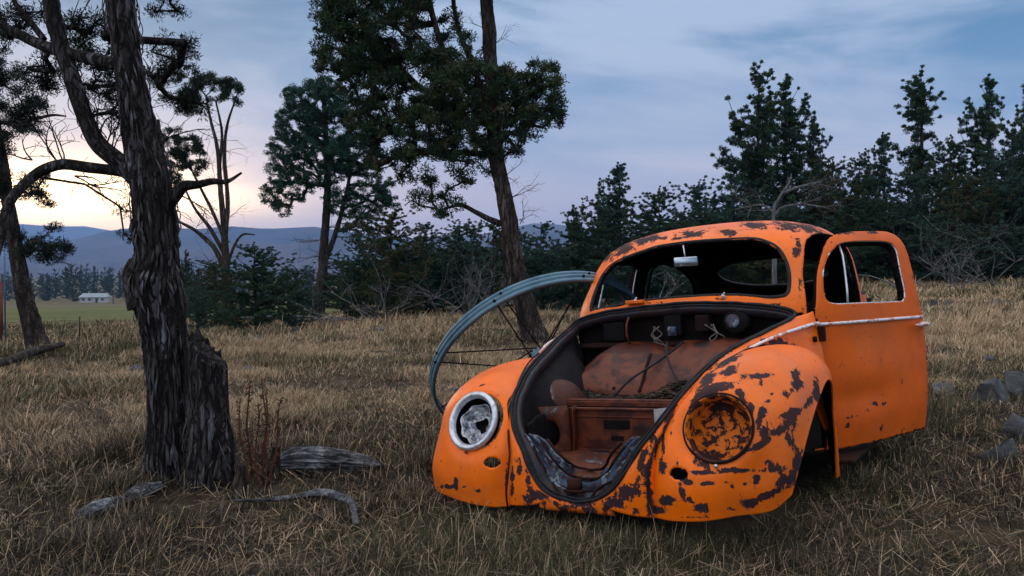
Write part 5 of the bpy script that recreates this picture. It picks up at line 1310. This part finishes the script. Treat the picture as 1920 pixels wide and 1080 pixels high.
A0 = ang_of(941, 569)
for k in range(8):
    a = A0+k*2*math.pi/8
    for s_ in (-1, 1):
        b = MB(); a2 = a+s_*.0
        b.tube([((RWH-.004)*math.cos(a2+s_*.035), (RWH-.004)*math.sin(a2+s_*.035), s_*.012), (.034*math.cos(a+s_*1.2), .034*math.sin(a+s_*1.2), s_*.055)], .0042, 6)
        b.tube([((RWH-.006)*math.cos(a2+s_*.035), (RWH-.006)*math.sin(a2+s_*.035), s_*.012), ((RWH+.016)*math.cos(a2+s_*.035), (RWH+.016)*math.sin(a2+s_*.035), s_*.012)], .008, 6)
        b.build('spoke', M['black'], wheel)

# ------------------------------------------------------------------ farmhouse, fence, poles
hq = at(178, 512, 330); hz = float(terrain(hq[0], hq[1]))
house = empty('farmhouse', (hq[0], hq[1], hz), 'low white farmhouse with a grey roof far off in the valley', 'house'); house.rotation_euler.z = math.radians(14); house.scale = (.86, .86, .86)
M['wall_w'] = mottled('white_siding', [(.35, .35, .34), (.5, .5, .49)], .5, .8, 0, 3, .2, .02); M['roof_g'] = mottled('grey_roofing', [(.20, .25, .27), (.28, .33, .35)], .4, .8, 0, 3, .2, .02); M['win_d'] = mottled('dark_window', [(.03, .035, .04), (.05, .055, .06)], 1, .3)
b = MB(); b.box((0, 0, 1.25), (11.5, 6, 2.5)); hw = b.build('wall', M['wall_w'], house, False)
b = MB(); b.add([(-6.2, -3.6, 2.45), (6.2, -3.6, 2.45), (6.2, 3.6, 2.45), (-6.2, 3.6, 2.45), (-5.0, 0, 4.2), (5.0, 0, 4.2)], [(0, 1, 5, 4), (2, 3, 4, 5), (0, 4, 3), (1, 2, 5), (0, 3, 2, 1)]); b.build('roof', M['roof_g'], house, False)
for x_ in (-4.2, -1.8, 3.6): b = MB(); b.box((x_, -3.02, 1.45), (1.1, .06, 1.0)); b.build('window', M['win_d'], house, False)
b = MB(); b.box((1.2, -3.02, 1.05), (1.0, .06, 2.05)); b.build('door', M['win_d'], house, False)
M['post'] = mottled('weathered_post', [(.02, .016, .014), (.05, .042, .036)], 6, .9); M['red_post'] = mottled('red_brown_post', [(.10, .035, .025), (.16, .05, .035)], 6, .85)
fence = empty('wire_fence', tuple(on_ground(195, 642)), 'thin wire fence on metal posts crossing the left meadow below the green field', 'fence')
fp = []
for i_ in range(6):
    x_ = -15.5+i_*1.55; y_ = 15.5+(.25*math.sin(i_)); z_ = float(terrain(x_, y_)); fp.append((x_, y_, z_))
    b = MB(); b.tube([(x_, y_, z_-.1), (x_+.02*math.sin(i_*3), y_, z_+.45)], .012, 6); V_ = np.array(b.V)-np.array(fence.location); mesh('post', V_, b.F, M['post'], fence)
for h_ in (.18, .38):
    b = MB(); b.tube([(x_, y_-.02, z_+h_) for x_, y_, z_ in fp], .0025, 4); V_ = np.array(b.V)-np.array(fence.location); mesh('wire', V_, b.F, M['post'], fence)
q = on_ground(2, 637); b = MB(); zt_ = at(2, 528, q[1])[2]; b.tube([(0, 0, -.1), (0, 0, zt_-q[2])], .04, 12); o = b.build('wooden_post', M['red_post']); o.location = q; tag(o, 'red-brown post at the left edge of the meadow', 'post')
q = on_ground(10, 640); b = MB(); zt_ = at(7, 400, q[1])[2]; b.tube([(0, 0, -.1), (0, 0, zt_-q[2])], .016, 10); o = b.build('metal_pole', M['galv']); o.location = q; tag(o, 'thin grey metal pole right beside the red-brown post', 'pole')
q = at(212, 540, 310); q[2] = float(terrain(q[0], q[1])); b = MB(); b.tube([(0, 0, 0), (0, 0, 7.5)], .16, 8); b.box((0, 0, 6.9), (1.8, .15, .15)); o = b.build('utility_pole', M['post'], None, False); o.location = q; tag(o, 'utility pole with crossarm right of the far farmhouse', 'pole')

# ------------------------------------------------------------------ grass
def in_car(x, y, m=0.0):
    """inside the footprint of the car shell"""
    X = np.stack([x, y, np.full_like(x, .05)], -1)-np.array([CT[0], CT[1], CT[2]+CAM_H]); L = X @ CR
    return (np.abs(L[..., 1]) < .58+m) & (L[..., 0] > -2.9-m) & (L[..., 0] < .52+m)
def wheelarea(x, y):
    X = np.stack([x, y, np.full_like(x, .05)], -1)-np.array([CT[0], CT[1], CT[2]+CAM_H]); L = X @ CR
    return (np.abs(L[..., 1]) < .80) & (L[..., 0] > -.55) & (L[..., 0] < .60)
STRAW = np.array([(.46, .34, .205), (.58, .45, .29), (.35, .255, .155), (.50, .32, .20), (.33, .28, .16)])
DULL_SHADED = np.array([(.046, .037, .028), (.030, .026, .020), (.082, .068, .050), (.024, .024, .018), (.038, .030, .022)])  # brown tones with the foreground shadow darkened into them
OLIVE = np.array([(.055, .06, .028), (.08, .08, .036), (.04, .046, .02), (.11, .10, .05)])
def vnoise(x, y, s, seed):
    r = np.random.default_rng(seed); G = r.random((64, 64)); u = (x/s) % 63; v = (y/s) % 63; i = np.floor(u).astype(int); j = np.floor(v).astype(int); f = u-i; g_ = v-j; f = f*f*(3-2*f); g_ = g_*g_*(3-2*g_)
    i2 = (i+1) % 64; j2 = (j+1) % 64
    return G[i, j]*(1-f)*(1-g_)+G[i2, j]*f*(1-g_)+G[i, j2]*(1-f)*g_+G[i2, j2]*f*g_
def grass(name, label, d0, d1, n_tuft, per, hmin, hmax, wid, segs, seed, spread):
    r = np.random.default_rng(seed)
    u = r.random(n_tuft*2); d = d0*(d1/d0)**(u**.8) if d1/d0 > 2.2 else d0+(d1-d0)*u**.8
    az = r.uniform(-.86, .86, len(d)); x = d*np.sin(az); y = d*np.cos(az)
    patch = vnoise(x+50, y+50, .9, 3)*.5+vnoise(x+50, y+50, .28, 4)*.3+vnoise(x+50, y+50, 3.1, 8)*.35
    keep = r.random(len(d)) < np.clip((patch-.40)*3.6, .04, 1)
    keep &= ~in_car(x, y)
    keep &= ((x-fg.location.x)**2+(y-fg.location.y)**2) > .03
    x, y, d, patch = x[keep][:n_tuft], y[keep][:n_tuft], d[keep][:n_tuft], patch[keep][:n_tuft]
    N = len(x); K = per
    a = r.random((N, K))*2*np.pi; rr_ = np.abs(r.normal(size=(N, K)))*spread
    bx = x[:, None]+np.cos(a)*rr_; by = y[:, None]+np.sin(a)*rr_; bz = terrain(bx, by)-.01
    hn = vnoise(x+20, y+90, .7, 9); H = (hmin+(hmax-hmin)*np.clip(hn*1.1+r.normal(size=N)*.18, 0, 1))[:, None]*(.5+.75*r.random((N, K)))
    ic = in_car(bx, by, .06) | wheelarea(bx, by); H = np.where(ic, np.minimum(H, .10), H); H = np.where(in_car(bx, by, -.06), .02, H)
    lean = .25+.65*r.random((N, K)); dirx = np.cos(a)+.35+r.normal(size=(N, K))*.5; diry = np.sin(a)+r.normal(size=(N, K))*.5; dn = np.hypot(dirx, diry)+1e-6; dirx /= dn; diry /= dn
    H = H*(.55+1.25*(vnoise(x+5, y+33, .33, 41)**2)[:, None]); tall = r.random((N, K)) < .022; H = np.where(tall & ~ic, H*1.55, H); lean = np.where(tall, lean*.4, lean)
    wd = wid*(.6+.8*r.random((N, K)))*np.clip(d/((d0+d1)*.5), .75, 1.6)[:, None]
    sx = -diry; sy = dirx; ang_ = r.normal(size=(N, K))*.9; cx = sx*np.cos(ang_)-sy*np.sin(ang_); cy = sx*np.sin(ang_)+sy*np.cos(ang_)
    t = np.linspace(0, 1, segs+1); V = []
    for q in t:
        off = lean*H*q**1.8; z = bz+H*(q-.30*lean*q*q); w = wd*(1-q**1.5*.85)*.5
        px_, py_ = bx+dirx*off, by+diry*off
        V += [np.stack([px_-cx*w, py_-cy*w, z], -1), np.stack([px_+cx*w, py_+cy*w, z], -1)]
    V = np.stack(V, 2).reshape(-1, 3); M_ = N*K; nv = 2*(segs+1)
    base = (np.arange(M_)*nv)[:, None, None]; quad = np.array([[2*i, 2*i+1, 2*i+3, 2*i+2] for i in range(segs)])[None]
    F = (base+quad).reshape(-1, 4)
    # colour patches: straw in the open meadow, olive in hollows, brown close to the camera, its colour darkened for foreground shade
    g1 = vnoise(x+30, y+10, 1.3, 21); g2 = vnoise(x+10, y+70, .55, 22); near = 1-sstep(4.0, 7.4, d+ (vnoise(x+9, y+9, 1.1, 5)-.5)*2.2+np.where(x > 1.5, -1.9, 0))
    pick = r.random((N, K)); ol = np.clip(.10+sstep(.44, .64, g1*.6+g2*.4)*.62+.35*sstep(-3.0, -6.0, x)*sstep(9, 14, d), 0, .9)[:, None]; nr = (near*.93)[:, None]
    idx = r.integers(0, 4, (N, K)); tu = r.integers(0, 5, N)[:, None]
    cs = STRAW[(idx+tu) % 5]; co_ = OLIVE[idx]; cd = DULL_SHADED[(idx+tu) % 5]
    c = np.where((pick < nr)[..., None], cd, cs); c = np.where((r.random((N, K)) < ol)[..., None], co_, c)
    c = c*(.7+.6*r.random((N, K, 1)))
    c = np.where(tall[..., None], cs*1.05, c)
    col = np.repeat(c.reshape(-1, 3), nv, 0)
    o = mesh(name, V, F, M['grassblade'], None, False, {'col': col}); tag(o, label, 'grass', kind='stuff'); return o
grass('foreground_grass', 'brown matted dry grass closest to the camera, coloured darker for foreground shade', 1.5, 5.2, 15000, 26, .025, .105, .0026, 3, 1, .055)
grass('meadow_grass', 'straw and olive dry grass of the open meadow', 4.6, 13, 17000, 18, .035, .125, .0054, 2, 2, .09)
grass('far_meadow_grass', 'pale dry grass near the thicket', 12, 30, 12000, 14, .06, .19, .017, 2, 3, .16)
# low litter of broken stems lying flat
rl = np.random.default_rng(77); n = 60000; d = 1.5*(9/1.5)**rl.random(n); az = rl.uniform(-.86, .86, n); x = d*np.sin(az); y = d*np.cos(az); k = ~in_car(x, y); x, y, d = x[k], y[k], d[k]; n = len(x)
a = rl.random(n)*2*np.pi; L = rl.uniform(.03, .12, n); w = rl.uniform(.0012, .003, n)*np.clip(d/3, .8, 2.2); z = terrain(x, y)+rl.uniform(.003, .05, n); tz = rl.normal(size=n)*.02
dx, dy = np.cos(a)*L*.5, np.sin(a)*L*.5; sx, sy = -np.sin(a)*w*.5, np.cos(a)*w*.5
V = np.stack([np.stack([x-dx-sx, y-dy-sy, z-tz], -1), np.stack([x-dx+sx, y-dy+sy, z-tz], -1), np.stack([x+dx+sx, y+dy+sy, z+tz], -1), np.stack([x+dx-sx, y+dy-sy, z+tz], -1)], 1).reshape(-1, 3)
cc = np.vstack([DULL_SHADED, STRAW*.6])[rl.integers(0, 10, n)]*(.6+.7*rl.random((n, 1)))
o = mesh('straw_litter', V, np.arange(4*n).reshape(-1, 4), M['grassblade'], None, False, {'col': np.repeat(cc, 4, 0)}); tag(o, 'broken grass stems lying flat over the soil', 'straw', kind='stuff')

# ------------------------------------------------------------------ haze
HZ = NT(None.__class__ and bpy.data.materials.new('valley_air').node_tree) if False else None
hmz = bpy.data.materials.new('valley_air'); hmz.use_nodes = True; t = NT(hmz.node_tree); t.n.clear()
oo = t.add('ShaderNodeOutputMaterial'); pv = t.add('ShaderNodeVolumePrincipled'); pv.inputs['Color'].default_value = (.30, .54, 1.0, 1); pv.inputs['Density'].default_value = .00019; pv.inputs['Anisotropy'].default_value = 0.0
t.link(pv.outputs[0], oo.inputs['Volume'])
b = MB(); b.box((0, 0, 140), (17200, 17200, 700)); hz_o = b.build('haze', hmz, None, False); hz_o['kind'] = 'stuff'; tag(hz_o, 'thin blue dusk air filling the valley', 'haze')
